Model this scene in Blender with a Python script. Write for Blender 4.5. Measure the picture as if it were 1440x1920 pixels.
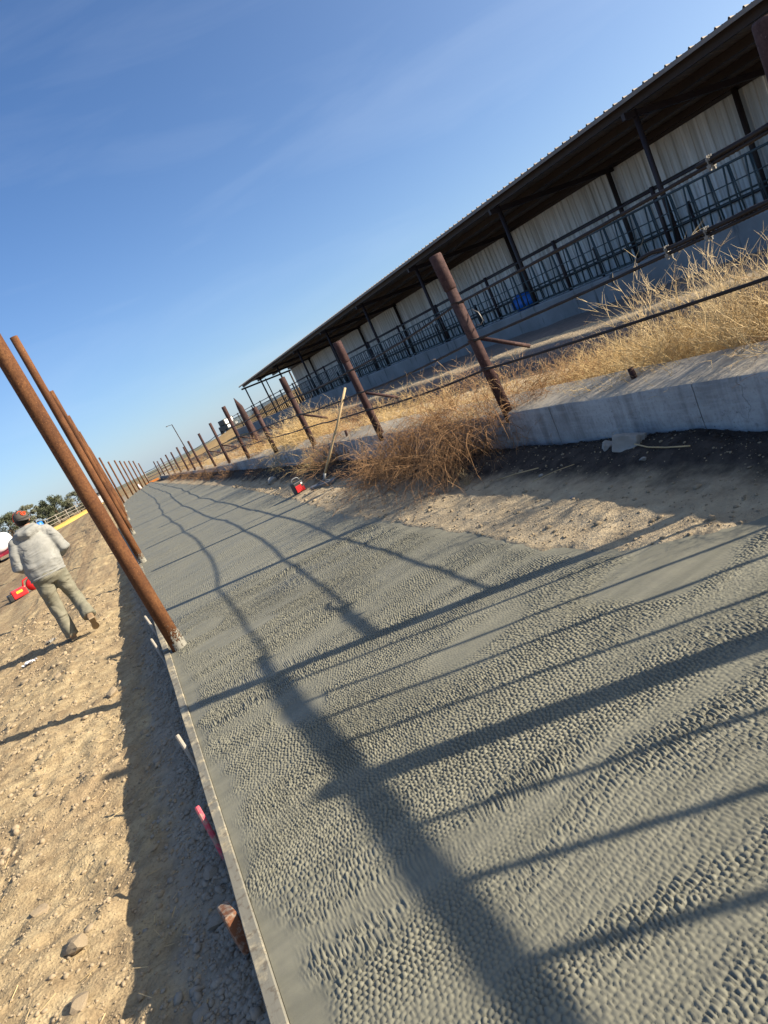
import bpy, bmesh, math, random
import numpy as np
from mathutils import Vector, Matrix

# ------------------------------------------------------------------ clear
for o in list(bpy.data.objects): bpy.data.objects.remove(o)
SC = bpy.context.scene
COL = SC.collection
PI = math.pi
R = math.radians

# ------------------------------------------------------------------ camera
cam = bpy.data.cameras.new('camera'); cam_o = bpy.data.objects.new('camera', cam); COL.objects.link(cam_o)
cam.sensor_fit = 'HORIZONTAL'; cam.sensor_width = 36.0; cam.lens = 36.0 * 1331 / 1440
cam.clip_start = 0.05; cam.clip_end = 6000
M3 = Matrix(((0.83529, 0.4633, -0.29604), (-0.35442, 0.0421, -0.93414), (-0.42032, 0.8852, 0.19937)))
cam_o.matrix_world = Matrix.Translation((0, 0, 1.4)) @ M3.to_4x4()
cam.dof.use_dof = True; cam.dof.focus_distance = 6.5; cam.dof.aperture_fstop = 14.0
SC.camera = cam_o

# ------------------------------------------------------------------ sun and sky
SUN_EL, SUN_BACK = 24.8, 29.0          # elevation, degrees behind the +X axis
sx, sy = math.cos(R(SUN_BACK)), -math.sin(R(SUN_BACK))
sun_dir = Vector((sx * math.cos(R(SUN_EL)), sy * math.cos(R(SUN_EL)), math.sin(R(SUN_EL))))
sl = bpy.data.lights.new('sun', 'SUN'); sl.energy = 5.0; sl.angle = R(0.53); sl.color = (1.0, 0.88, 0.70)
so = bpy.data.objects.new('sun', sl); COL.objects.link(so)
so.rotation_euler = sun_dir.to_track_quat('Z', 'Y').to_euler()

W = bpy.data.worlds.new('World'); SC.world = W; W.use_nodes = True
wn, wl = W.node_tree.nodes, W.node_tree.links
bg = wn['Background']
sky = wn.new('ShaderNodeTexSky'); sky.sky_type = 'NISHITA'; sky.sun_disc = False
sky.sun_elevation = R(SUN_EL); sky.sun_rotation = math.atan2(sx, sy)
sky.air_density = 1.05; sky.dust_density = 0.6; sky.ozone_density = 9.0; sky.altitude = 400
HZ_P, HZ_K, HZ_L = 5.5, 1.3, 0.30
# faint cirrus streaks that lie in the sky itself
tc = wn.new('ShaderNodeTexCoord'); mp = wn.new('ShaderNodeMapping'); mp.vector_type = 'POINT'
mp.inputs['Scale'].default_value = (1.1, 0.55, 6.5); mp.inputs['Rotation'].default_value = (R(-7), R(4), R(20)); mp.inputs['Location'].default_value = (0.3, 0.0, 1.35)
nz = wn.new('ShaderNodeTexNoise'); nz.inputs['Scale'].default_value = 2.2; nz.inputs['Detail'].default_value = 7; nz.inputs['Roughness'].default_value = 0.55; nz.inputs['Distortion'].default_value = 0.5
cr = wn.new('ShaderNodeValToRGB'); cr.color_ramp.elements[0].position = 0.53; cr.color_ramp.elements[1].position = 0.80
cr.color_ramp.elements[0].color = (0.0, 0.0, 0.0, 1); cr.color_ramp.elements[1].color = (0.07, 0.07, 0.07, 1)
mixc = wn.new('ShaderNodeMix'); mixc.data_type = 'RGBA'; mixc.inputs['B'].default_value = (5.6, 6.3, 7.3, 1)
wl.new(tc.outputs['Generated'], mp.inputs['Vector']); wl.new(mp.outputs['Vector'], nz.inputs['Vector'])
wl.new(nz.outputs['Fac'], cr.inputs['Fac'])
# thin high haze scatters more light the nearer one looks to the sun
dt = wn.new('ShaderNodeVectorMath'); dt.operation = 'DOT_PRODUCT'; dt.inputs[1].default_value = sun_dir; wl.new(tc.outputs['Generated'], dt.inputs[0])
def wmath(op, a, b):
    m = wn.new('ShaderNodeMath'); m.operation = op
    for k, v in ((0, a), (1, b)):
        if isinstance(v, (int, float)): m.inputs[k].default_value = v
        else: wl.new(v, m.inputs[k])
    return m.outputs[0]
hz = wmath('MULTIPLY', wmath('POWER', wmath('MAXIMUM', wmath('MULTIPLY', wmath('ADD', dt.outputs['Value'], 1.0), 0.5), 0.0), HZ_P), HZ_K)
sz_ = wn.new('ShaderNodeSeparateXYZ'); wl.new(tc.outputs['Generated'], sz_.inputs[0])
lowh = wmath('MULTIPLY', wmath('POWER', wmath('SUBTRACT', 1.0, wmath('MAXIMUM', sz_.outputs[2], 0.0)), 5.0), HZ_L)
wl.new(wmath('ADD', wmath('ADD', hz, lowh), cr.outputs['Color']), mixc.inputs['Factor'])
wl.new(sky.outputs['Color'], mixc.inputs['A']); wl.new(mixc.outputs['Result'], bg.inputs['Color'])
bg.inputs['Strength'].default_value = 0.070

vs = SC.view_settings
vs.view_transform = 'Standard'; vs.look = 'None'; vs.exposure = 1.2; vs.gamma = 1.0; vs.use_curve_mapping = False
SC.render.engine = 'CYCLES'

# ------------------------------------------------------------------ material helper
class NT:
    def __init__(s, name, rough=0.8, spec=0.3, metal=0.0):
        s.m = bpy.data.materials.new(name); s.m.use_nodes = True
        s.n, s.l = s.m.node_tree.nodes, s.m.node_tree.links
        s.b = s.n['Principled BSDF']; s.b.inputs['Roughness'].default_value = rough
        s.b.inputs['Specular IOR Level'].default_value = spec; s.b.inputs['Metallic'].default_value = metal
        s.geo = None
    def pos(s):
        if s.geo is None:
            s.geo = s.n.new('ShaderNodeNewGeometry')
        return s.geo.outputs['Position']
    def obj(s):
        t = s.n.new('ShaderNodeTexCoord'); return t.outputs['Object']
    def rnd(s):
        t = s.n.new('ShaderNodeObjectInfo'); return t.outputs['Random']
    def mapv(s, v, scale=(1, 1, 1), rot=(0, 0, 0), loc=(0, 0, 0)):
        m = s.n.new('ShaderNodeMapping'); m.inputs['Scale'].default_value = scale; m.inputs['Rotation'].default_value = rot; m.inputs['Location'].default_value = loc
        s.l.new(v, m.inputs['Vector']); return m.outputs['Vector']
    def noise(s, v, scale, detail=5, rough=0.55, dist=0.0):
        t = s.n.new('ShaderNodeTexNoise'); t.inputs['Scale'].default_value = scale; t.inputs['Detail'].default_value = detail
        t.inputs['Roughness'].default_value = rough; t.inputs['Distortion'].default_value = dist
        s.l.new(v, t.inputs['Vector']); return t.outputs['Fac']
    def voro(s, v, scale, feat='F1', out='Distance', rand=1.0):
        t = s.n.new('ShaderNodeTexVoronoi'); t.feature = feat; t.inputs['Scale'].default_value = scale; t.inputs['Randomness'].default_value = rand
        s.l.new(v, t.inputs['Vector']); return t.outputs[out]
    def ramp(s, f, stops):
        r = s.n.new('ShaderNodeValToRGB'); e = r.color_ramp.elements
        while len(e) < len(stops): e.new(0.5)
        for k, (p, c) in enumerate(stops):
            e[k].position = p
            e[k].color = (c, c, c, 1) if isinstance(c, (int, float)) else (*c, 1)
        s.l.new(f, r.inputs['Fac']); return r.outputs['Color']
    def mix(s, f, a, b, mode='MIX'):
        m = s.n.new('ShaderNodeMix'); m.data_type = 'RGBA'; m.blend_type = mode
        for k, v in (('Factor', f), ('A', a), ('B', b)):
            if isinstance(v, (int, float)): m.inputs[k].default_value = v if k == 'Factor' else (v, v, v, 1)
            elif isinstance(v, tuple): m.inputs[k].default_value = (*v, 1)
            else: s.l.new(v, m.inputs[k])
        return m.outputs['Result']
    def math(s, op, a, b=0.0, clamp=False):
        m = s.n.new('ShaderNodeMath'); m.operation = op; m.use_clamp = clamp
        for k, v in ((0, a), (1, b)):
            if isinstance(v, (int, float)): m.inputs[k].default_value = v
            else: s.l.new(v, m.inputs[k])
        return m.outputs[0]
    def sep(s, v):
        x = s.n.new('ShaderNodeSeparateXYZ'); s.l.new(v, x.inputs[0]); return x.outputs
    def smooth(s, v, a, b):
        m = s.n.new('ShaderNodeMapRange'); m.interpolation_type = 'SMOOTHSTEP'
        m.inputs['From Min'].default_value = a; m.inputs['From Max'].default_value = b
        s.l.new(v, m.inputs['Value']); return m.outputs['Result']
    def bump(s, h, strength=0.5, dist=0.01, prev=None):
        b = s.n.new('ShaderNodeBump'); b.inputs['Strength'].default_value = strength; b.inputs['Distance'].default_value = dist
        s.l.new(h, b.inputs['Height'])
        if prev is not None: s.l.new(prev, b.inputs['Normal'])
        return b.outputs['Normal']
    def done(s, col=None, normal=None, rough=None):
        if col is not None:
            if isinstance(col, tuple): s.b.inputs['Base Color'].default_value = (*col, 1)
            else: s.l.new(col, s.b.inputs['Base Color'])
        if normal is not None: s.l.new(normal, s.b.inputs['Normal'])
        if rough is not None: s.l.new(rough, s.b.inputs['Roughness'])
        return s.m

MT = {}
def simple(name, col, rough=0.7, spec=0.3, metal=0.0, var=0.25, scale=14, bump=0.15, bdist=0.004, obj=True):
    t = NT(name, rough, spec, metal); v = t.obj() if obj else t.pos()
    n = t.noise(v, scale, 6, 0.6)
    c = t.mix(n, tuple(x * (1 - var) for x in col), tuple(min(1, x * (1 + var)) for x in col))
    MT[name] = t.done(c, t.bump(t.noise(v, scale * 4, 4, 0.6), bump, bdist)); return MT[name]

def mat_rust(name, dark, mid, light, s=9):
    t = NT(name, 0.85, 0.25); v = t.pos()
    vs_ = t.mapv(v, (1, 1, 0.25))
    a = t.noise(vs_, s * 1.1, 6, 0.65); b = t.noise(v, s * 7, 4, 0.7)
    c = t.ramp(a, [(0.30, dark), (0.5, mid), (0.68, light)])
    c = t.mix(t.ramp(t.noise(t.mapv(v, (1, 1, 0.45)), s * 0.45, 5, 0.7), [(0.48, 0.0), (0.64, 0.8)]), c, tuple(x * 0.55 for x in dark))
    c = t.mix(t.math('MULTIPLY', t.rnd(), 0.35), c, tuple(x * 0.8 for x in mid))
    c = t.mix(t.ramp(b, [(0.44, 0.0), (0.62, 0.75)]), c, dark)
    c = t.mix(t.ramp(t.noise(v, s * 14, 3, 0.6), [(0.60, 0.0), (0.68, 0.55)]), c, tuple(x * 1.7 for x in light))
    MT[name] = t.done(c, t.bump(b, 0.35, 0.004)); return MT[name]
mat_rust('rusty_pipe', (0.055, 0.021, 0.010), (0.135, 0.055, 0.021), (0.215, 0.098, 0.038))
mat_rust('maroon_pipe', (0.030, 0.015, 0.015), (0.062, 0.032, 0.030), (0.105, 0.064, 0.056), 5)
simple('dark_steel', (0.028, 0.018, 0.017), 0.6, 0.4, var=0.4)
simple('green_steel', (0.040, 0.058, 0.058), 0.5, 0.5, var=0.3)
simple('grey_steel', (0.16, 0.17, 0.18), 0.5, 0.5, 0.3, var=0.3)
simple('splash', (0.48, 0.46, 0.40), 0.9, 0.2, var=0.3, scale=30)
simple('wood_handle', (0.46, 0.34, 0.19), 0.7, 0.3, var=0.2, scale=22)
simple('red_plastic', (0.55, 0.018, 0.022), 0.4, 0.5, var=0.12)
simple('black_plastic', (0.015, 0.015, 0.016), 0.5, 0.5, var=0.2)
simple('yellow_label', (0.75, 0.48, 0.04), 0.5, 0.4, var=0.1)
simple('blue_plastic', (0.02, 0.16, 0.55), 0.45, 0.4, var=0.15)
simple('white_paint', (0.75, 0.76, 0.76), 0.5, 0.4, var=0.06)
simple('dark_red_paint', (0.20, 0.012, 0.03), 0.5, 0.4, var=0.2)
simple('rubber', (0.02, 0.02, 0.02), 0.9, 0.2)
simple('green_rope', (0.02, 0.33, 0.13), 0.7, 0.3)
simple('clamp_metal', (0.20, 0.19, 0.17), 0.5, 0.4, 0.4, var=0.5, scale=60)
simple('stone', (0.30, 0.235, 0.155), 0.9, 0.2, var=0.3, scale=9, bump=0.5, bdist=0.01)
simple('grey_stone', (0.27, 0.26, 0.235), 0.9, 0.2, var=0.3, scale=9, bump=0.5, bdist=0.01)
simple('dark_stone', (0.25, 0.225, 0.185), 0.9, 0.2, var=0.35, scale=9, bump=0.5, bdist=0.01)
simple('paper', (0.78, 0.78, 0.80), 0.7, 0.2, var=0.05)
simple('straw_yellow', (0.62, 0.40, 0.10), 0.9, 0.1, var=0.25, scale=3, bump=0.5, bdist=0.05)
simple('skin', (0.30, 0.16, 0.10), 0.6, 0.35, var=0.12)
simple('hair', (0.012, 0.009, 0.007), 0.7, 0.3)
simple('cap_grey', (0.075, 0.068, 0.060), 0.85, 0.2, var=0.15, scale=60)
simple('cap_orange', (0.70, 0.085, 0.02), 0.8, 0.2, var=0.15, scale=60)
simple('leather', (0.20, 0.135, 0.08), 0.8, 0.25, var=0.3, scale=20)
simple('sole', (0.25, 0.19, 0.12), 0.8, 0.25, var=0.3, scale=20)
simple('bark', (0.13, 0.10, 0.075), 0.95, 0.1, var=0.3)
simple('barn_grey', (0.20, 0.21, 0.22), 0.7, 0.3, var=0.15, scale=2)
simple('orange_plank', (0.45, 0.16, 0.04), 0.8, 0.2)
simple('glass_dark', (0.02, 0.025, 0.03), 0.15, 0.5, var=0.1)

def mat_cloth(name, col, dust, scale=9):
    t = NT(name, 0.95, 0.1); v = t.obj()
    n = t.noise(v, scale, 6, 0.65)
    c = t.mix(t.ramp(n, [(0.35, 0.0), (0.7, 1.0)]), col, dust)
    w = t.noise(t.mapv(v, (0.9, 1.0, 1.9), (0.5, 0.9, 0.3)), 4.0, 2, 0.5, 0.9)
    nb = t.bump(w, 0.75, 0.06)
    MT[name] = t.done(c, t.bump(t.noise(v, 160, 2, 0.5), 0.15, 0.003, nb)); return MT[name]
mat_cloth('hoodie_cloth', (0.205, 0.207, 0.195), (0.28, 0.278, 0.26))
mat_cloth('trouser_cloth', (0.145, 0.140, 0.105), (0.22, 0.205, 0.155))

def mat_slab():
    t = NT('wet_concrete', 0.62, 0.32); p = t.pos()
    a = t.noise(p, 1.3, 6, 0.6); b = t.noise(p, 22, 5, 0.6); st = t.noise(t.mapv(p, (0.35, 3.6, 1), (0, 0, R(9))), 2.4, 6, 0.65)
    c = t.ramp(a, [(0.3, (0.136, 0.133, 0.100)), (0.7, (0.178, 0.173, 0.131))])
    c = t.mix(t.ramp(st, [(0.40, 0.0), (0.68, 0.75)]), c, (0.222, 0.213, 0.160))
    c = t.mix(t.ramp(b, [(0.35, 0.3), (0.6, 0.0)]), c, (0.11, 0.108, 0.092))
    ys = t.sep(p)[1]
    # past the carved texture the dimples become relief in the material
    far = t.smooth(ys, 6.4, 7.4)
    q = t.mapv(p, (48, 30, 48), (0, 0, R(7)))
    v1 = t.voro(q, 1.0, rand=0.55); v2 = t.noise(t.mapv(p, (2.5, 34, 1), (0, 0, R(7))), 1.0, 3, 0.6)
    h = t.math('ADD', t.math('MULTIPLY', v1, 0.8), t.math('MULTIPLY', v2, 0.8))
    amp = t.ramp(t.noise(t.mapv(p, (0.7, 2.0, 1)), 1.6, 4, 0.6), [(0.38, 0.15), (0.62, 1.0)])
    h = t.math('MULTIPLY', t.math('MULTIPLY', h, amp), far)
    nb = t.bump(h, 0.8, 0.014)
    nb = t.bump(t.noise(p, 260, 3, 0.6), 0.25, 0.0012, nb)
    r = t.ramp(a, [(0.3, 0.52), (0.7, 0.75)])
    MT['wet_concrete'] = t.done(c, nb, r)
mat_slab()

def mat_ground():
    t = NT('dirt', 0.95, 0.12); p = t.pos(); xs, ys, zs = t.sep(p)
    a = t.noise(p, 0.7, 6, 0.6); b = t.noise(p, 7, 8, 0.68); f = t.noise(p, 60, 5, 0.7)
    tan = t.ramp(b, [(0.28, (0.19, 0.138, 0.078)), (0.5, (0.36, 0.277, 0.160)), (0.72, (0.51, 0.41, 0.245))])
    tan = t.mix(t.ramp(a, [(0.35, 0.55), (0.6, 0.0)]), tan, (0.22, 0.155, 0.095))
    tan = t.mix(t.ramp(f, [(0.33, 0.5), (0.5, 0.0)]), tan, (0.11, 0.08, 0.055))
    # wheel ruts running away along the lane on the far left
    rut = t.noise(t.mapv(p, (2.6, 0.05, 1), (0, 0, R(-7))), 1.0, 3, 0.5)
    rm = t.math('MULTIPLY', t.ramp(rut, [(0.42, 0.65), (0.6, 0.0)]), t.math('MULTIPLY', t.smooth(ys, 9, 16), t.smooth(xs, -0.8, -2.0)))
    tan = t.mix(rm, tan, (0.17, 0.115, 0.070))
    # shoulder between slab and wall: greyer, then dark damp soil along the wall
    gr = t.ramp(b, [(0.3, (0.25, 0.20, 0.135)), (0.55, (0.37, 0.30, 0.20)), (0.75, (0.46, 0.38, 0.26))])
    c = t.mix(t.smooth(xs, 1.6, 2.0), tan, gr)
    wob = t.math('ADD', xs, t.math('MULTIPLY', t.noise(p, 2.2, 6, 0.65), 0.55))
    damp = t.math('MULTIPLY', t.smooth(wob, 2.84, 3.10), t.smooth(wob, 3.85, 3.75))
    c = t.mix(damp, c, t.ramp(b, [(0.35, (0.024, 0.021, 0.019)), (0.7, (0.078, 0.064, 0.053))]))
    # crumbly dark gravel heaped against the form boards
    gv = t.math('ADD', xs, t.math('MULTIPLY', t.noise(p, 2.6, 5, 0.65), 0.5))
    gm = t.math('MULTIPLY', t.smooth(gv, -0.42, -0.22), t.smooth(xs, 0.2, 0.0))
    c = t.mix(t.math('MULTIPLY', gm, 0.9), c, t.ramp(b, [(0.3, (0.19, 0.168, 0.132)), (0.7, (0.33, 0.29, 0.23))]))
    yard = t.ramp(b, [(0.3, (0.17, 0.135, 0.11)), (0.7, (0.27, 0.22, 0.18))])
    c = t.mix(t.smooth(xs, 6.3, 7.2), c, yard)
    # dry grass land farther out
    dry = t.ramp(t.noise(p, 0.12, 6, 0.65), [(0.3, (0.15, 0.105, 0.055)), (0.7, (0.32, 0.23, 0.12))])
    c = t.mix(t.smooth(ys, 50, 75), c, dry)
    c = t.mix(t.math('MULTIPLY', t.math('MULTIPLY', t.smooth(xs, 5.0, 11.0), t.smooth(ys, 55, 70)), t.smooth(ys, 140, 120)), c, t.ramp(t.noise(p, 1.2, 6, 0.7), [(0.3, (0.20, 0.13, 0.055)), (0.7, (0.47, 0.32, 0.145))]))
    sage = t.ramp(t.noise(p, 0.02, 8, 0.7), [(0.35, (0.10, 0.105, 0.07)), (0.7, (0.22, 0.20, 0.13))])
    c = t.mix(t.smooth(ys, 140, 260), c, sage)
    nb = t.bump(b, 0.7, 0.022); nb = t.bump(f, 0.7, 0.008, nb)
    cl = t.voro(p, 75); nb = t.bump(cl, 0.5, 0.006, nb)
    MT['dirt'] = t.done(c, nb)
mat_ground()

def mat_wall():
    t = NT('old_concrete', 0.9, 0.2); p = t.pos(); xs, ys, zs = t.sep(p)
    a = t.noise(p, 1.7, 7, 0.65); b = t.noise(p, 16, 6, 0.65)
    c = t.ramp(a, [(0.3, (0.22, 0.22, 0.213)), (0.5, (0.33, 0.33, 0.32)), (0.7, (0.42, 0.42, 0.405))])
    run = t.noise(t.mapv(p, (3, 5.5, 0.5)), 1.5, 5, 0.65)
    c = t.mix(t.ramp(run, [(0.46, 0.0), (0.64, 0.7)]), c, (0.15, 0.145, 0.135))
    c = t.mix(t.math('MULTIPLY', t.ramp(t.noise(p, 42, 4, 0.75), [(0.5, 0.0), (0.66, 1.0)]), 0.5), c, (0.20, 0.195, 0.185))
    c = t.mix(t.ramp(t.noise(t.mapv(p, (3, 3, 22)), 1.3, 4, 0.6), [(0.45, 0.0), (0.7, 0.4)]), c, (0.47, 0.47, 0.46))
    c = t.mix(t.ramp(b, [(0.62, 0.0), (0.72, 0.6)]), c, (0.15, 0.145, 0.14))
    pit = t.ramp(t.voro(t.mapv(p, (1, 1, 1)), 26), [(0.06, 1.0), (0.16, 0.0)])
    pm = t.math('MULTIPLY', pit, t.ramp(t.noise(p, 3.2, 4, 0.6), [(0.5, 0.0), (0.62, 1.0)]))
    c = t.mix(t.math('MULTIPLY', pm, 0.8), c, (0.09, 0.085, 0.08))
    # hairline cracks: edges of a large warped cell pattern, thinned by a second noise
    q = t.mapv(p, (0.4, 0.62, 0.9)); w = t.noise(p, 3, 4, 0.6)
    qv = t.n.new('ShaderNodeVectorMath'); qv.operation = 'ADD'
    cmb = t.n.new('ShaderNodeCombineXYZ'); t.l.new(t.math('MULTIPLY', w, 0.45), cmb.inputs[1]); t.l.new(t.math('MULTIPLY', w, 0.2), cmb.inputs[2])
    t.l.new(q, qv.inputs[0]); t.l.new(cmb.outputs[0], qv.inputs[1])
    ck = t.ramp(t.voro(qv.outputs[0], 1.25, 'DISTANCE_TO_EDGE'), [(0.002, 1.0), (0.0055, 0.0)])
    ck = t.math('MULTIPLY', ck, t.ramp(t.noise(p, 1.1, 3, 0.5), [(0.54, 0.0), (0.62, 1.0)]))
    c = t.mix(t.math('MULTIPLY', ck, 0.5), c, (0.06, 0.055, 0.055))
    nz_ = t.sep(t.geo.outputs['Normal'])[2]
    c = t.mix(t.math('MULTIPLY', t.smooth(nz_, 0.5, 0.85), 0.75), c, t.ramp(b, [(0.3, (0.28, 0.235, 0.17)), (0.7, (0.44, 0.38, 0.28))]))
    damp = t.smooth(t.math('ADD', zs, t.math('MULTIPLY', a, 0.16)), 0.24, 0.12)
    c = t.mix(t.math('MULTIPLY', damp, 0.55), c, (0.12, 0.11, 0.105))
    nb = t.bump(b, 0.7, 0.010); nb = t.bump(t.noise(t.mapv(p, (2, 2, 30)), 1.4, 3, 0.6), 0.35, 0.006, nb); nb = t.bump(t.math('ADD', ck, pm), 0.6, -0.003, nb)
    MT['old_concrete'] = t.done(c, nb)
mat_wall()

def mat_curb():
    t = NT('curb_concrete', 0.9, 0.2); p = t.pos(); zs = t.sep(p)[2]
    a = t.noise(p, 0.9, 6, 0.65)
    c = t.ramp(a, [(0.3, (0.19, 0.185, 0.175)), (0.7, (0.30, 0.29, 0.275))])
    s = t.noise(t.mapv(p, (1, 2.4, 0.35)), 1.6, 4, 0.6)
    c = t.mix(t.ramp(s, [(0.60, 0.0), (0.68, 0.8)]), c, (0.07, 0.065, 0.06))
    MT['curb_concrete'] = t.done(c, t.bump(t.noise(p, 14, 5, 0.6), 0.3, 0.01))
mat_curb()

def mat_sheet():
    t = NT('sheet_metal', 0.55, 0.35, 0.15); p = t.pos(); zs = t.sep(p)[2]
    r = t.rnd()
    st = t.noise(t.mapv(p, (1, 5.5, 0.12)), 1.4, 5, 0.65)
    c = t.mix(r, (0.66, 0.67, 0.66), (0.80, 0.80, 0.79))
    c = t.mix(t.ramp(st, [(0.40, 0.0), (0.66, 0.75)]), c, (0.30, 0.285, 0.255))
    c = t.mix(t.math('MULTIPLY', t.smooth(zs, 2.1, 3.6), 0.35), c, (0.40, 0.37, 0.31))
    c = t.mix(t.ramp(t.noise(p, 2.3, 5, 0.7), [(0.6, 0.0), (0.75, 0.5)]), c, (0.26, 0.25, 0.23))
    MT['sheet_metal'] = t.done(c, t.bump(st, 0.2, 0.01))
    t = NT('roof_metal', 0.6, 0.35, 0.1); p = t.pos()
    c = t.mix(t.noise(p, 1.2, 5, 0.65), (0.15, 0.128, 0.11), (0.24, 0.21, 0.18))
    MT['roof_metal'] = t.done(c)
mat_sheet()

def mat_board():
    t = NT('form_wood', 0.85, 0.2); p = t.pos()
    g = t.noise(t.mapv(p, (40, 2.0, 40)), 1.0, 4, 0.6); s = t.noise(p, 5.5, 6, 0.7)
    c = t.ramp(g, [(0.3, (0.30, 0.255, 0.17)), (0.7, (0.44, 0.39, 0.28))])
    c = t.mix(t.ramp(s, [(0.40, 0.0), (0.50, 0.92)]), c, (0.165, 0.16, 0.135))
    c = t.mix(t.ramp(t.noise(p, 30, 4, 0.7), [(0.54, 0.0), (0.64, 0.75)]), c, (0.11, 0.092, 0.07))
    MT['form_wood'] = t.done(c, t.bump(g, 0.3, 0.004))
    for nm, col in (('pink_paint', (0.46, 0.075, 0.105)), ('white_wood', (0.30, 0.28, 0.24)), ('rusty_wood', (0.17, 0.07, 0.035))):
        t = NT(nm, 0.85, 0.2); p = t.pos(); s = t.noise(p, 34, 5, 0.7)
        c = t.mix(t.ramp(s, [(0.46, 0.0), (0.6, 0.85)]), col, (0.30, 0.255, 0.20))
        MT[nm] = t.done(c, t.bump(s, 0.4, 0.004))
mat_board()

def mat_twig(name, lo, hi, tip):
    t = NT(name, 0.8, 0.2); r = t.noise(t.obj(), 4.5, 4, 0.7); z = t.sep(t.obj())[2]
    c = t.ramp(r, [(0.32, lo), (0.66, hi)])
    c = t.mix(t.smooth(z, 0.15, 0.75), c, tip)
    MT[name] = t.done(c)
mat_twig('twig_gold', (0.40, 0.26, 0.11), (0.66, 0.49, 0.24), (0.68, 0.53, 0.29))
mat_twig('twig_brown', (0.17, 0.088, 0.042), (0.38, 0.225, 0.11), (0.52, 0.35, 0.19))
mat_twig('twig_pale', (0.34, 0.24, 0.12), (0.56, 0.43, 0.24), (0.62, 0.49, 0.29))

def mat_leaf(name, a, b):
    t = NT(name, 0.8, 0.2); c = t.mix(t.noise(t.pos(), 0.9, 5, 0.7), a, b); MT[name] = t.done(c)
mat_leaf('leaf_dark', (0.045, 0.055, 0.030), (0.115, 0.125, 0.075))
mat_leaf('leaf_pale', (0.10, 0.11, 0.070), (0.20, 0.20, 0.14))
mat_leaf('hill_grass', (0.26, 0.17, 0.07), (0.46, 0.32, 0.15))

# ------------------------------------------------------------------ mesh helpers
def link_mesh(name, verts, faces, m, parent=None, smooth=False):
    me = bpy.data.meshes.new(name); me.from_pydata([tuple(v) for v in verts], [], faces); me.validate(); me.update()
    if m: me.materials.append(MT[m] if isinstance(m, str) else m)
    if smooth: me.shade_smooth()
    o = bpy.data.objects.new(name, me); COL.objects.link(o)
    if parent: o.parent = parent
    return o
def fast_mesh(name, V, Q, m, parent=None, smooth=True, tris=False):
    V = np.ascontiguousarray(V, np.float32); Q = np.ascontiguousarray(Q, np.int32); k = Q.shape[1]
    me = bpy.data.meshes.new(name); me.vertices.add(len(V)); me.vertices.foreach_set('co', V.ravel())
    me.loops.add(Q.size); me.loops.foreach_set('vertex_index', Q.ravel())
    me.polygons.add(len(Q)); me.polygons.foreach_set('loop_start', np.arange(0, Q.size, k, dtype=np.int32))
    me.polygons.foreach_set('loop_total', np.full(len(Q), k, np.int32))
    me.update(calc_edges=True); me.validate()
    if smooth: me.shade_smooth()
    me.materials.append(MT[m])
    o = bpy.data.objects.new(name, me); COL.objects.link(o)
    if parent: o.parent = parent
    return o
def grid_quads(nr, nc, base=0):
    i = np.arange(nr - 1)[:, None] * nc + np.arange(nc - 1)[None, :] + base
    return np.stack([i, i + 1, i + nc + 1, i + nc], -1).reshape(-1, 4)

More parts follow.
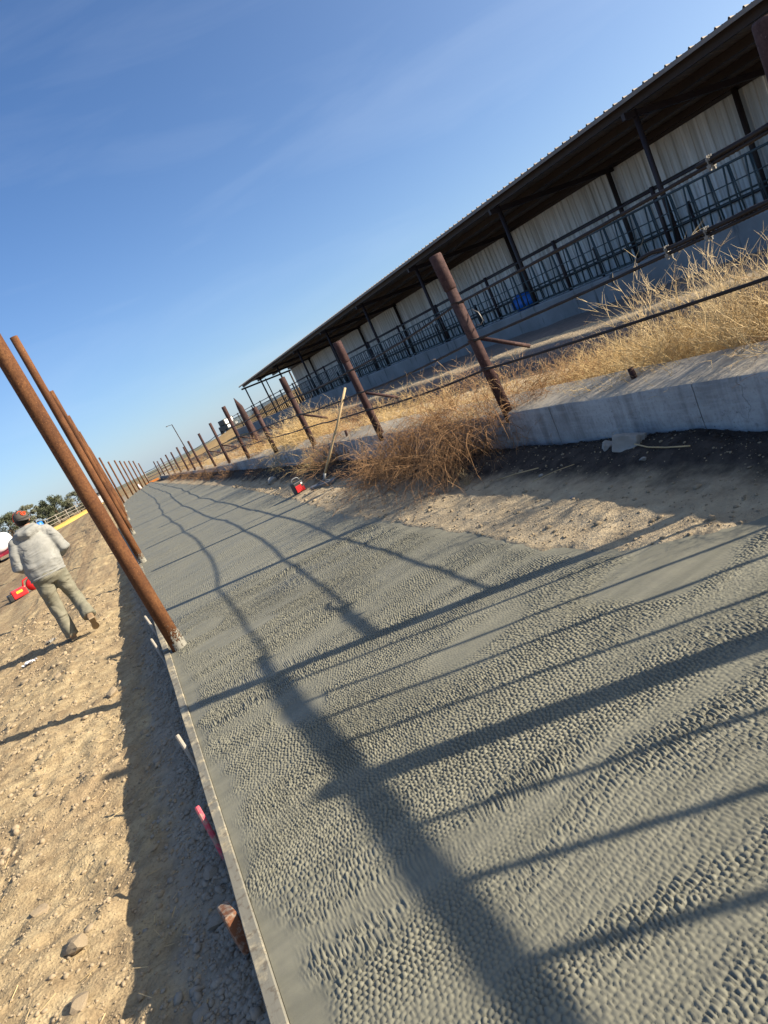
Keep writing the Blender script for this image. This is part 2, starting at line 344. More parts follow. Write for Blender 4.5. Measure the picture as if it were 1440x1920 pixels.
class MB:
    def __init__(s): s.v = []; s.f = []
    def box(s, lo, hi, rot=None, at=(0, 0, 0)):
        b = len(s.v)
        for x, y, z in ((0, 0, 0), (1, 0, 0), (1, 1, 0), (0, 1, 0), (0, 0, 1), (1, 0, 1), (1, 1, 1), (0, 1, 1)):
            p = Vector((hi[0] if x else lo[0], hi[1] if y else lo[1], hi[2] if z else lo[2]))
            if rot is not None: p = rot @ p
            s.v.append(p + Vector(at))
        for q in ((0, 3, 2, 1), (4, 5, 6, 7), (0, 1, 5, 4), (1, 2, 6, 5), (2, 3, 7, 6), (3, 0, 4, 7)): s.f.append(tuple(b + k for k in q))
        return s
    def tube(s, pts, rad, n=8, cap=True, ell=None):
        pts = [Vector(p) for p in pts]; rr = rad if isinstance(rad, (list, tuple)) else [rad] * len(pts)
        b = len(s.v); up = None
        for k, p in enumerate(pts):
            d = (pts[min(k + 1, len(pts) - 1)] - pts[max(k - 1, 0)]).normalized()
            if up is None:
                ref = Vector((0, 1, 0)) if abs(d.y) < 0.9 else Vector((1, 0, 0))
                u = d.cross(ref).normalized()
            else: u = (up - d * up.dot(d)).normalized()
            up = u; w = d.cross(u)
            for j in range(n):
                a = 2 * PI * j / n
                ru = rw = rr[k]
                if isinstance(rr[k], tuple): ru, rw = rr[k]
                s.v.append(p + u * (math.cos(a) * ru) + w * (math.sin(a) * rw))
        for k in range(len(pts) - 1):
            for j in range(n):
                a0 = b + k * n + j; a1 = b + k * n + (j + 1) % n
                s.f.append((a0, a1, a1 + n, a0 + n))
        if cap:
            s.f.append(tuple(b + j for j in reversed(range(n)))); e = b + (len(pts) - 1) * n
            s.f.append(tuple(e + j for j in range(n)))
        return s
    def ring(s, c, axis, R_, r, n=16, m=6, sc=(1, 1)):
        axis = Vector(axis).normalized(); u = axis.orthogonal().normalized(); w = axis.cross(u); b = len(s.v); c = Vector(c)
        for i in range(n):
            a = 2 * PI * i / n; d = u * math.cos(a) * sc[0] + w * math.sin(a) * sc[1]
            for j in range(m):
                t = 2 * PI * j / m; s.v.append(c + d * (R_ + r * math.cos(t)) + axis * (r * math.sin(t)))
        for i in range(n):
            for j in range(m):
                s.f.append((b + i * m + j, b + ((i + 1) % n) * m + j, b + ((i + 1) % n) * m + (j + 1) % m, b + i * m + (j + 1) % m))
        return s
    def ball(s, c, r, n=10, m=7, jit=0.0, rng=None):
        b = len(s.v); c = Vector(c); r = r if isinstance(r, tuple) else (r, r, r)
        for i in range(m + 1):
            th = PI * i / m
            for j in range(n):
                a = 2 * PI * j / n; k = 1 + (rng.uniform(-jit, jit) if rng and 0 < i < m else 0)
                s.v.append(c + Vector((r[0] * math.sin(th) * math.cos(a) * k, r[1] * math.sin(th) * math.sin(a) * k, r[2] * math.cos(th) * k)))
        for i in range(m):
            for j in range(n):
                s.f.append((b + i * n + j, b + (i + 1) * n + j, b + (i + 1) * n + (j + 1) % n, b + i * n + (j + 1) % n))
        return s
    def build(s, name, m, parent=None, smooth=False): return link_mesh(name, s.v, s.f, m, parent, smooth)

def tag(o, label=None, cat=None, group=None, kind=None):
    if label: o['label'] = label
    if cat: o['category'] = cat
    if group: o['group'] = group
    if kind: o['kind'] = kind
    return o
def thing(name, label, cat, loc=(0, 0, 0), rz=0.0, group=None):
    o = bpy.data.objects.new(name, None); COL.objects.link(o); o.empty_display_size = 0.1
    o.location = loc; o.rotation_euler = (0, 0, rz); return tag(o, label, cat, group)
def dup(o, parent=None, loc=None):
    c = o.copy(); COL.objects.link(c); c.parent = parent
    if loc is not None: c.location = loc
    return c
def dup_tree(root, loc, rz=0.0, label=None):
    r = dup(root, None, loc); r.rotation_euler = (0, 0, rz)
    if label: r['label'] = label
    for ch in list(root.children):
        k = dup(ch, r)
        for g in list(ch.children): dup(g, k)
    return r
def bevel(o, w=0.01, seg=2):
    md = o.modifiers.new('bevel', 'BEVEL'); md.width = w; md.segments = seg; md.limit_method = 'ANGLE'; return o

class VN:                                    # value noise on the plane
    def __init__(s, seed, n=256): s.t = np.random.default_rng(seed).random((n, n)); s.n = n
    def __call__(s, x, y):
        xi = np.floor(x).astype(int); yi = np.floor(y).astype(int); fx = x - xi; fy = y - yi
        fx = fx * fx * (3 - 2 * fx); fy = fy * fy * (3 - 2 * fy); n = s.n
        a = s.t[xi % n, yi % n]; b = s.t[(xi + 1) % n, yi % n]; c = s.t[xi % n, (yi + 1) % n]; d = s.t[(xi + 1) % n, (yi + 1) % n]
        return (a * (1 - fx) + b * fx) * (1 - fy) + (c * (1 - fx) + d * fx) * fy
    def fbm(s, x, y, o=4, g=0.5):
        v = 0; a = 1; t = 0
        for k in range(o): v = v + a * s(x * 2 ** k + 17.3 * k, y * 2 ** k + 5.1 * k); t += a; a *= g
        return v / t
N1, N2, N3, N4 = VN(1), VN(2), VN(3), VN(4)
def sstep(x, a, b):
    t = np.clip((x - a) / (b - a), 0, 1); return t * t * (3 - 2 * t)

# ------------------------------------------------------------------ lay of the land
def slab_right(y): return np.interp(y, [-3, 2.2, 2.4, 2.62, 2.86, 3.05, 3.3, 4.5, 6.6, 8.3, 10.3, 14, 19, 48, 62], [2.9, 2.54, 2.44, 2.26, 2.06, 1.97, 1.945, 1.965, 1.95, 2.0, 2.16, 2.30, 2.45, 2.40, 2.45])
def slab_left(y): return -0.265 + np.interp(y, [0, 40, 44, 47, 50, 53, 56, 59, 62], [0, 0, 0.15, 0.42, 0.72, 1.15, 1.6, 2.05, 2.6])
WY = [-6, 0, 2.4, 5.6, 8.9, 12.2, 15.5, 19, 23, 27, 33, 40, 48, 62]
WX = [3.19, 3.17, 3.16, 3.20, 3.24, 3.20, 3.17, 3.17, 3.18, 3.18, 3.18, 3.18, 3.2, 3.2]
def wall_x(y): return np.interp(y, WY, WX)
def wall_top(y): return np.interp(y, [-6, 12, 16, 19, 23, 27, 33, 40, 48, 62], [0.565, 0.565, 0.54, 0.50, 0.42, 0.35, 0.33, 0.31, 0.22, 0.16])
def ground_z(x, y):
    x = np.asarray(x, float); y = np.asarray(y, float)
    # left: bank below the form, shallow hollow, then nearly level
    left = np.interp(x, [-12, -4, -2.2, -1.35, -1.0, -0.8, -0.6, -0.45, -0.33, -0.27], [-0.20, -0.19, -0.175, -0.17, -0.215, -0.245, -0.235, -0.19, -0.15, -0.14])
    bumps = (N1.fbm(x * 1.7, y * 1.7, 3) - 0.5) * 0.09 + (N2.fbm(x * 9, y * 9, 3) - 0.5) * 0.052 + (N3.fbm(x * 34, y * 34, 2) - 0.5) * 0.016
    rut = (N4.fbm(x * 1.9 + y * 0.16, y * 0.08, 2) - 0.5) * 0.16 * sstep(x, -1.2, -2.6) * sstep(y, 8, 14)
    left = left + bumps * 1.0 + rut
    # right: shoulder that climbs from the slab to the foot of the wall
    xr = slab_right(y); wx = wall_x(y)
    u = np.clip((x - xr) / np.maximum(wx - xr, 0.2), 0, 1.2)
    sh = 0.006 + 0.085 * u ** 1.15 + ((N1.fbm(x * 2.3, y * 2.3, 3) - 0.5) * 0.07 + (N2.fbm(x * 11, y * 11, 3) - 0.5) * 0.020 + (N3.fbm(x * 33, y * 33, 2) - 0.5) * 0.007) * np.clip(0.35 + u * 3, 0, 1)
    heap = 0.07 * np.exp(-((x - 3.02) / 0.20) ** 2) * (0.3 + 1.4 * N1.fbm(x * 2 + 9, y * 1.6, 3))
    sh = sh + heap
    # behind the wall: fill with weeds, stub curb, yard falling to the shed
    bk = np.interp(x, [3.4, 3.65, 5.6, 5.9, 6.55, 7.4, 12.0, 18, 30], [0.38, 0.42, 0.26, 0.24, 0.30, 0.14, 0.08, 0.08, 0.06])
    bk = bk + (N1.fbm(x * 1.1, y * 1.1, 4) - 0.5) * 0.10 * sstep(x, 3.5, 4.2)
    bk = bk - (0.565 - wall_top(y)) * 0.7 * sstep(x, 7, 3.5)
    xe = xr - 0.07 + (N2.fbm(x * 6 + 3, y * 6, 3) - 0.5) * 0.16
    lap = np.clip((x - xe) / 0.07, 0, 1)
    sh = np.where(x < xr + 0.05, np.minimum(sh, -0.012 + 0.030 * lap + (N3.fbm(x * 33, y * 33, 2) - 0.5) * 0.02 * lap), sh)
    z = np.where(x < -0.262, left, np.where(x < xe, np.where(x < 1.2, -0.16, -0.02), np.where(x < wx + 0.22, sh, bk)))
    # where the slab has curved away, and the land beyond it
    far = sstep(y, 44, 58)
    z = z * (1 - far) + far * np.where((x > slab_left(np.minimum(y, 61.9))) & (x < xr) & (y < 62), -0.16, -0.12)
    z = z - 0.0095 * np.clip(y - 60, 0, 1e9) - 0.004 * np.clip(np.abs(x) - 40, 0, 1e9)
    hl = 2.5 * np.exp(-(((x - 27) / 14) ** 2) - ((y - 96) / 26) ** 2) + 9.5 * np.exp(-((x - 260) / 150) ** 2 - ((y - 520) / 160) ** 2)
    return z + hl

def seg(a, b, d): return np.arange(a, b, d)
def geo(a, b, k):
    o = [a]
    d = abs(k)
    while o[-1] < b: o.append(o[-1] + d); d *= 1.13
    return np.array(o)
gx = np.concatenate([-geo(2.7, 1500, 0.05)[::-1], seg(-2.65, -0.27, 0.02), [-0.27, -0.25, 0.2, 0.8, 1.19, 1.22, 1.5, 1.72], seg(1.75, 3.5, 0.02), seg(3.5, 7.6, 0.10), geo(7.7, 1500, 0.2)])
gy = np.concatenate([-geo(0.0, 60, 0.3)[::-1][:-1], seg(0.0, 1.6, 0.1), seg(1.6, 6.5, 0.02), seg(6.5, 14, 0.045), seg(14, 64, 0.22), geo(64, 2600, 0.4)])
gx = np.unique(np.round(gx, 4)); gy = np.unique(np.round(gy, 4))
GX, GY = np.meshgrid(gx, gy)
GZ = ground_z(GX, GY)
g = fast_mesh('ground', np.stack([GX, GY, GZ], -1).reshape(-1, 3), grid_quads(len(gy), len(gx)), 'dirt'); tag(g, kind='structure')

# ------------------------------------------------------------------ textured wet slab
def slab_height(x, y):
    def rotf(deg): c, s = math.cos(R(deg)), math.sin(R(deg)); return x * c + y * s, -x * s + y * c
    a, b = rotf(-6)
    wx = (N1.fbm(x * 3.1, y * 3.1, 3) - 0.5) * 0.050; wy = (N2.fbm(x * 3.1 + 40, y * 3.1, 3) - 0.5) * 0.050
    fx = (N3(x * 26, y * 26) - 0.5) * 0.006; fy = (N4(x * 26, y * 26) - 0.5) * 0.007
    a = a + wx + fx; b = b + wy + fy
    def cells(a, b, sa, sb, seed):
        """pebbled relief: a jittered brick lattice of domes parted by crevices"""
        r = np.random.default_rng(seed); J = r.uniform(-0.34, 0.34, (97, 89, 2)); H = r.uniform(0.72, 1.1, (97, 89))
        q = b / sb; qi = np.floor(q).astype(int); f1 = np.full(a.shape, 9.0); f2 = np.full(a.shape, 9.0); hh = np.zeros(a.shape)
        for dj in (-1, 0, 1):
            jj = qi + dj; p = a / sa - 0.5 * (jj % 2); pi_ = np.floor(p).astype(int)
            for di in (-1, 0, 1):
                ii = pi_ + di; jt = J[ii % 97, jj % 89]
                d = np.sqrt((p - ii - 0.5 - jt[..., 0]) ** 2 + (q - jj - 0.5 - jt[..., 1] * 0.7) ** 2)
                n = d < f1; f2 = np.where(n, f1, np.minimum(f2, d)); hh = np.where(n, H[ii % 97, jj % 89], hh); f1 = np.where(n, d, f1)
        return np.clip((f2 - f1) * 2.3, 0, 1) ** 0.6 * hh - 0.25 * f1
    sw = N2(b * 8.5 + 70, a * 0.9)
    grow = 1 + 0.35 * (N1.fbm(x * 0.9, y * 0.9, 2) - 0.5)
    h1 = cells(a * grow, b * grow, 0.0112, 0.0320, 5)
    h2 = cells(a * 0.985 + b * 0.17, -a * 0.17 + b * 0.985, 0.0165, 0.0185, 6)
    m12 = sstep(N1.fbm(x * 1.6 + 9, y * 2.6, 3), 0.34, 0.50)
    h = h1 * m12 + h2 * (1 - m12)
    amp = 0.55 + 0.65 * sstep(N3.fbm(x * 1.3 + 30, y * 3.0 + x * 0.4, 3), 0.33, 0.66) + 1.2 * (sw - 0.45)
    amp = np.clip(amp, 0.38, 2.0)
    # places gone over with the trowel, and the hand-finished margins
    for cx, cy, rx, ry, k in ((0.26, 3.42, 0.15, 0.13, 1.0), (1.12, 3.0, 0.30, 0.14, 0.7), (0.05, 5.45, 0.18, 0.14, 0.85), (0.30, 5.25, 0.28, 0.10, 0.9), (1.95, 2.55, 0.42, 0.30, 0.95), (0.05, 6.0, 0.2, 0.22, 0.8)):
        d = ((x - cx) / rx) ** 2 + ((y - cy) / ry) ** 2 + (N2.fbm(x * 7, y * 7, 2) - 0.5) * 0.9
        amp = amp * (1 - k * (1 - sstep(d, 0.45, 1.35)))
    for cx, cy, rx, ry in ((0.42, 3.02, 0.30, 0.26), (0.15, 2.70, 0.24, 0.30)):
        d = ((x - cx) / rx) ** 2 + ((y - cy) / ry) ** 2
        amp = amp + 0.75 * np.exp(-d)
    edge = x + 0.262 + (N1.fbm(x * 6, y * 6, 3) - 0.5) * 0.13 + (N2(x * 0 + 4, y * 2.2) - 0.5) * 0.10
    amp = amp * sstep(edge, 0.01, 0.11)
    er = slab_right(y) - x + (N2.fbm(x * 5, y * 5, 3) - 0.5) * 0.10
    amp = amp * sstep(er, 0.03, 0.16 + 0.25 * np.clip(3.0 - y, 0, 1))
    fade = 1 - sstep(y, 6.2, 7.6)
    slow = (N1.fbm(x * 2.2, y * 2.2, 3) - 0.5) * 0.006
    fine = (N2(x * 90, y * 90) - 0.5) * 0.0012 + (N3(x * 45, y * 45) - 0.5) * 0.0014
    return (h * 0.0095 * amp + fine * np.clip(amp, 0.1, 1)) * fade + slow
ys = [0.45]
while ys[-1] < 7.8: ys.append(ys[-1] + max(0.0042, 0.0032 + 0.0013 * (ys[-1] - 1.4)))
yfar = list(np.concatenate([seg(ys[-1] + 0.1, 16, 0.12), seg(16, 61.9, 0.6)]))
nc = 780
u = np.linspace(0, 1, nc)
yn = np.array(ys)
XL = slab_left(yn)[:, None]; XR = slab_right(yn)[:, None] + ((N1.fbm(yn * 3, yn * 0 + 2, 3) - 0.5) * 0.07)[:, None]
X = XL + (XR - XL) * u[None, :]; Y = np.repeat(yn[:, None], nc, 1)
Z = slab_height(X, Y)
Vn = np.stack([X, Y, Z], -1)
Qn = grid_quads(len(yn), nc)
yf = np.array([ys[-1]] + yfar); uf = np.linspace(0, 1, 30)
XLf = slab_left(yf)[:, None]; XRf = slab_right(yf)[:, None] + ((N1.fbm(yf * 3, yf * 0 + 2, 3) - 0.5) * 0.10)[:, None]
Xf = XLf + (XRf - XLf) * uf[None, :]; Yf = np.repeat(yf[:, None], 30, 1); Zf = (N1.fbm(Xf * 2.2, Yf * 2.2, 3) - 0.5) * 0.006
# rim that drops to the ground so the slab has thickness
rim = []
allV = [Vn.reshape(-1, 3), np.stack([Xf, Yf, Zf], -1).reshape(-1, 3)]
allQ = [Qn, grid_quads(len(yf), 30, Vn.shape[0] * nc)]
base = Vn.shape[0] * nc + Xf.size
for side in (0, -1):
    top = Vn[::20, side, :]; bot = top.copy(); bot[:, 2] = -0.15; n_ = len(top)
    allV += [np.concatenate([top, bot])]
    i = np.arange(n_ - 1) + base; allQ += [np.stack([i, i + 1, i + 1 + n_, i + n_], -1)]; base += 2 * n_
slab = fast_mesh('concrete_slab', np.concatenate(allV), np.concatenate(allQ), 'wet_concrete'); tag(slab, kind='structure')

# ------------------------------------------------------------------ long retaining wall, cast in sections
def wall_section(y0, y1):
    n = max(4, int((y1 - y0) / (0.05 if y0 < 14 else 0.3)))
    yy = np.linspace(y0, y1, n)
    prof = [(0.00, -0.10), (0.0, 0.06), (0.002, 0.14), (0.004, 0.22), (0.006, 0.30), (0.008, 0.38), (0.010, 0.432), (0.014, 0.448), (0.030, 0.454), (0.12, 0.470), (0.22, 0.487), (0.32, 0.503), (0.405, 0.515), (0.42, 0.505), (0.42, 0.3), (0.42, -0.10)]
    V = []
    for y in yy:
        sc = wall_top(y) / 0.565; wx = float(wall_x(y))
        for k, (dx, z) in enumerate(prof):
            nn = (float(N1.fbm(np.array(y * 1.4), np.array(z * 1.2 + 3), 3)) - 0.5) * 0.020 + (float(N2.fbm(np.array(y * 11.), np.array(z * 11.), 2)) - 0.5) * 0.008
            nz_ = (float(N3.fbm(np.array(y * 2.1), np.array(dx * 7), 3)) - 0.5) * 0.016 if 6 <= k <= 13 else 0
            V.append((wx + dx - nn, y, (z if z < 0 else z * sc) + nz_))
    m = len(prof); F = [tuple(map(int, q)) for q in grid_quads(n, m)]
    F = [tuple(reversed(q)) for q in F]
    F.append(tuple(range(m))); F.append(tuple(reversed(range((n - 1) * m, n * m))))
    return V, F
wall = thing('retaining_wall', 'low weathered grey concrete wall running along the wet slab', 'wall', (3.2, 0, 0))
wall.location = (0, 0, 0)
cuts = [-6, -2.2, 1.1, 3.39, 4.93, 8.25, 9.9, 12.9, 15.6, 18.8, 22.3, 26, 31, 36, 42, 50, 61]
for a, b in zip(cuts[:-1], cuts[1:]):
    V, F = wall_section(a + 0.004, b - 0.004); o = link_mesh('wall_section', V, F, 'old_concrete', wall, True)
    for pl in o.data.polygons:
        if len(pl.vertices) > 4: pl.use_smooth = False
    md = o.modifiers.new('split', 'EDGE_SPLIT'); md.split_angle = R(34)

# stub curb in the weeds behind the wall, with dirt on top
sc = thing('stub_curb', 'low old concrete curb with sunlit gravelly top behind the dry weeds', 'curb')
V = []; yy = np.linspace(-4, 60, 420); prof = [(5.70, 0.05), (5.71, 0.30), (5.72, 0.49), (5.75, 0.545), (5.95, 0.575), (6.25, 0.575), (6.5, 0.54), (6.8, 0.42), (7.1, 0.27), (7.5, 0.08)]
for y in yy:
    for dx, z in prof:
        V.append((dx + (float(N1.fbm(np.array(y * 1.3), np.array(dx * 2.), 3)) - 0.5) * 0.10, y, z + (float(N2.fbm(np.array(y * 2.6), np.array(dx * 3.), 3)) - 0.5) * 0.09 - (0.25 * max(0, y - 12) / 48)))
o = link_mesh('curb_body', V, [tuple(map(int, q[::-1])) for q in grid_quads(len(yy), len(prof))], 'old_concrete', sc, True)
t = NT('gravel_top', 0.95, 0.1); p = t.pos(); b_ = t.noise(p, 25, 6, 0.7)
MT['gravel_top'] = t.done(t.mix(t.smooth(t.sep(p)[0], 5.72, 5.82), t.ramp(b_, [(0.3, (0.14, 0.13, 0.125)), (0.7, (0.24, 0.225, 0.215))]), t.ramp(b_, [(0.3, (0.24, 0.19, 0.13)), (0.7, (0.45, 0.36, 0.24))])), t.bump(b_, 0.9, 0.03))
o.data.materials[0] = MT['gravel_top']

# ------------------------------------------------------------------ form boards and stakes along the slab
def form_board(y0, y1, label, dz=0.0, lean=0.0):
    n = max(3, int((y1 - y0) / 0.12)); V = []; F = []
    for k in range(n):
        y = y0 + (y1 - y0) * k / (n - 1); w = (float(N1.fbm(np.array(y * 0.9), np.array(4.), 2)) - 0.5) * 0.016 + lean * k / n
        xo = float(slab_left(y)) - 0.002
        for dx, z in ((-0.046 + w * 0.4, -0.17), (-0.046 + w, 0.008 + dz), (-0.043 + w, 0.012 + dz), (-0.004 , 0.012 + dz), (0.0, 0.008 + dz), (0.0, -0.17)):
            V.append((xo + dx, y, z + (float(N3(np.array(y * 9.), np.array(dx * 90))) - 0.5) * 0.003))
    F = [tuple(map(int, q[::-1])) for q in grid_quads(n, 6)]
    F.append(tuple(range(6))); F.append(tuple(reversed(range((n - 1) * 6, n * 6))))
    return tag(link_mesh('form_board', V, F, 'form_wood'), label, 'board', 'form boards along the slab edge')
form_board(0.3, 3.02, 'pale form board nearest the bottom edge, beside the rusty block')
form_board(3.03, 5.82, 'pale form board from the pink stake up to the first rusty post', 0.002)
form_board(5.85, 7.35, 'short splattered form board just left of the nearest rusty post', 0.010, -0.012)
form_board(7.40, 12.0, 'form board between the nearest and the second rusty post', -0.004, -0.01)
form_board(12.05, 18.6, 'form board just beyond the second rusty post', 0.002)
form_board(18.65, 27.0, 'distant form board beyond the third rusty post', 0.0)

def stake(name, base, top, r, m, label, n=9):
    b, tp = Vector(base), Vector(top); s_ = MB()
    s_.tube([b, b.lerp(tp, 0.5) + Vector((0.002, 0, 0)), b.lerp(tp, 0.97), tp], [r, r * 1.02, r, r * 0.86], n)
    return tag(s_.build(name, m, None, False), label, 'stake')
stake('round_stake', (-0.338, 2.84, -0.22), (-0.349, 3.02, 0.036), 0.012, 'pink_paint', 'pink painted round stake leaning beside the form board')
stake('wooden_stake', (-0.330, 3.72, -0.2), (-0.352, 3.86, 0.062), 0.012, 'white_wood', 'small whitish stake by the form board above the pink stake')
stake('wooden_stake', (-0.335, 5.98, -0.2), (-0.372, 6.34, 0.060), 0.013, 'white_wood', 'thin grey stake against the short splattered form board')
stake('wooden_stake', (-0.345, 7.2, -0.2), (-0.385, 7.52, 0.050), 0.014, 'white_wood', 'thin stake behind the foot of the nearest rusty post')
bk = MB(); rot = Matrix.Rotation(R(-14), 3, 'X') @ Matrix.Rotation(R(10), 3, 'Z')
bk.box((-0.018, -0.075, -0.10), (0.024, 0.075, 0.035), rot, (-0.352, 2.30, -0.035))
tag(bevel(bk.build('wood_block', 'rusty_wood'), 0.006), 'rust stained wood block wedged outside the nearest form board', 'block')

# ------------------------------------------------------------------ tall rusty pipes on the left
def rusty_post(x, y, h, r, label, lean=(0.0, 0.0)):
    t_ = thing('rusty_post', label, 'post', (x, y, 0), 0, 'tall rusty pipe posts along the slab')
    pts = [Vector((lean[0] * k, lean[1] * k, -0.12 + (h + 0.12) * k)) for k in (0, 0.2, 0.5, 0.8, 1)]
    MB().tube(pts, r, 20, True).build('pipe', 'rusty_pipe', t_, True)
    c = MB().tube([(0, 0, -0.02), (0, 0, 0.03), (0, 0, 0.30)], [r + 0.002, r + 0.0025, r + 0.0015], 20, False).build('concrete_splash', 'splash_ring', t_, True)
    return t_
tt = NT('splash_ring', 0.9, 0.2); pz = tt.sep(tt.obj())[2]; nn_ = tt.noise(tt.obj(), 55, 5, 0.7)
al = tt.smooth(tt.math('ADD', nn_, tt.math('MULTIPLY', pz, -1.25)), 0.36, 0.40)
tt.l.new(al, tt.b.inputs['Alpha']); MT['splash_ring'] = tt.done(tt.mix(tt.noise(tt.obj(), 20), (0.16, 0.155, 0.13), (0.30, 0.285, 0.24)), tt.bump(nn_, 0.6, 0.005))
rusty_post(-0.185, 5.80, 4.05, 0.060, 'nearest and thickest looking rusty pipe post, standing in wet concrete', (-0.11, 0))
names = ['second rusty pipe post, just behind the nearest one', 'third rusty pipe post, top showing above the fourth', 'fourth rusty pipe post in the row along the slab', 'fifth rusty pipe post in the row along the slab', 'sixth rusty pipe post, before the row bends right']
for (y, h), lb in zip(((12.28, 3.99), (18.8, 3.92), (25.3, 3.88), (31.8, 3.77), (38.3, 3.38)), names):
    rusty_post(-0.235, y, h, 0.060, lb, (-0.02 - 0.002 * y, 0))
for k, (x, y, h) in enumerate(((-0.15, 43.5, 2.9), (0.18, 47.26, 2.58), (0.58, 50.5, 2.57), (0.88, 52.5, 2.44), (1.17, 54.2, 2.31), (1.53, 56.8, 2.24), (1.86, 58.4, 2.12), (2.25, 61.5, 1.8))):
    lb = ['first', 'second', 'third', 'fourth', 'fifth', 'sixth', 'seventh', 'last'][k] + ' of the thin far posts standing where the slab bends right, counted from the left'
    p_ = MB().tube([(0, 0, -0.1), (0, 0, h)], 0.05, 10).build('far_post', 'rusty_pipe', None, True); p_.location = (x, y, 0)
    tag(p_, lb, 'post', 'thin far posts at the bend')

# ------------------------------------------------------------------ cable fence on the wall
PX_ = 3.255
post_y = [2.36, 5.63, 8.92, 12.25, 15.45, 18.95, 22.5, 26.0, 30.1, 33.0, 36.1, 40.4, 44.75, 49.85, 54.8, 59.8]
post_t = [1.98, 1.95, 1.77, 1.75, 1.52, 1.90, 1.72, 1.61, 1.55, 1.42, 1.55, 1.46, 1.47, 1.41, 1.32, 1.42]
cz = {0: ([-6, 2.41, 5.63, 8.92, 12.25, 18.95, 30, 60], [1.57, 1.555, 1.505, 1.37, 1.36, 1.34, 1.15, 1.0]),
      1: ([-6, 2.41, 5.63, 8.92, 12.25, 18.95, 30, 60], [1.26, 1.25, 1.155, 1.06, 1.06, 1.05, 0.86, 0.7]),
      2: ([-6, 2.41, 5.63, 8.92, 12.25, 18.95, 30, 60], [0.94, 0.93, 0.885, 0.815, 0.80, 0.80, 0.62, 0.45])}
words = ['near', 'first full', 'second', 'third', 'short weed hidden', 'fifth', 'sixth', 'seventh', 'eighth', 'ninth', 'tenth', 'eleventh', 'twelfth', 'thirteenth', 'fourteenth', 'last']
for k, (y, h) in enumerate(zip(post_y, post_t)):
    zb = wall_top(y) - 0.20
    r = 0.050 if k < 6 else 0.045
    if k == 0: lb = 'dark maroon post cut off by the right edge, green rope at its top'
    elif k == 1: lb = 'tallest maroon fence post with a wider sleeve at its top'
    elif k == 2: lb = 'maroon fence post on the wall just right of the wooden handled rake'
    elif k == 3: lb = 'maroon fence post left of the rake, golden weeds at its foot'
    elif k == 4: lb = 'short maroon fence post sunk in the big golden weed'
    else: lb = words[k] + ' maroon fence post along the wall, counted from the right edge'
    t_ = thing('fence_post', lb, 'post', (PX_, y, float(zb)), 0, 'maroon pipe posts of the cable fence')
    hh = h - zb; rg = random.Random(k); lx, ly = rg.uniform(-0.02, 0.02), rg.uniform(-0.02, 0.02)
    if k == 1: lx, ly = -0.055, 0.02
    if k == 2: lx, ly = -0.03, -0.03
    pt = lambda f: Vector((lx * f, ly * f, hh * f))
    MB().tube([pt(0), pt(0.5), pt(1)], r, 18 if k < 5 else 10).build('pipe', 'maroon_pipe', t_, True)
    if k < 6:
        cap = MB().tube([pt(0.80), pt(0.81), pt(0.995), pt(1.004)], [r + 0.001, r + 0.008, r + 0.008, r + 0.002], 18).build('sleeve', 'maroon_pipe', t_, True)
    if 0 < k < 8:
        zt = 1.17 - zb if k == 1 else float(np.interp(y, *cz[1])) - zb
        MB().tube([(0.02, -0.02, zt - 0.02), (0.22, -0.06, zt - 0.15), (0.40, -0.10, zt - 0.27)], 0.019, 8).build('brace', 'maroon_pipe', t_, True)
        for c in (0, 1, 2):
            z_ = float(np.interp(y, *cz[c])) - zb
            MB().ring((lx * z_ / hh, ly * z_ / hh, z_), (0.35, 0.1, 1), r + 0.006, 0.006, 16, 5).build('wire_tie', 'dark_steel', t_, True)
        if k == 1: MB().tube([(0.03, -r, hh * 0.66), (0.05, -r - 0.05, hh * 0.63), (0.05, -r - 0.075, hh * 0.58), (0.03, -r - 0.05, hh * 0.565), (0.02, -r, hh * 0.57)], 0.005, 6).build('hook', 'clamp_metal', t_, True)
    if k == 0:
        MB().ring((0.0, -r - 0.006, hh - 0.045), (-0.3, 1, 0.1), 0.026, 0.008, 18, 8).build('green_rope', 'green_rope', t_, True)

def rope(name, pts_fn, y0, y1, r, near, label, m='cable_steel'):
    """twisted wire rope: a lobed section that turns along its length"""
    ys_ = []
    y = y0
    while y < y1: ys_.append(y); y += (0.014 if y < near else 0.25)
    ys_.append(y1); ys_ = np.array(ys_); n = 12
    cx, cz_ = pts_fn(ys_)
    a = np.arange(n) * 2 * PI / n; tw = ys_ * 2 * PI / 0.16
    rr = r * (1 + 0.16 * np.cos(6 * (a[None, :] + tw[:, None]) * 1.0)) if near > y0 else np.full((len(ys_), n), r)
    V = np.stack([cx[:, None] + rr * np.cos(a)[None, :], np.repeat(ys_[:, None], n, 1), cz_[:, None] + rr * np.sin(a)[None, :]], -1).reshape(-1, 3)
    i = np.arange(len(ys_) - 1)[:, None] * n; j = np.arange(n)[None, :]; j1 = (j + 1) % n
    Q = np.stack([i + j, i + n + j, i + n + j1, i + j1], -1).reshape(-1, 4)
    o = fast_mesh(name, V, Q, m); return tag(o, label, 'cable')
t = NT('cable_steel', 0.6, 0.4, 0.4); MT['cable_steel'] = t.done(t.mix(t.noise(t.pos(), 60, 4, 0.7), (0.014, 0.011, 0.010), (0.048, 0.035, 0.030)))
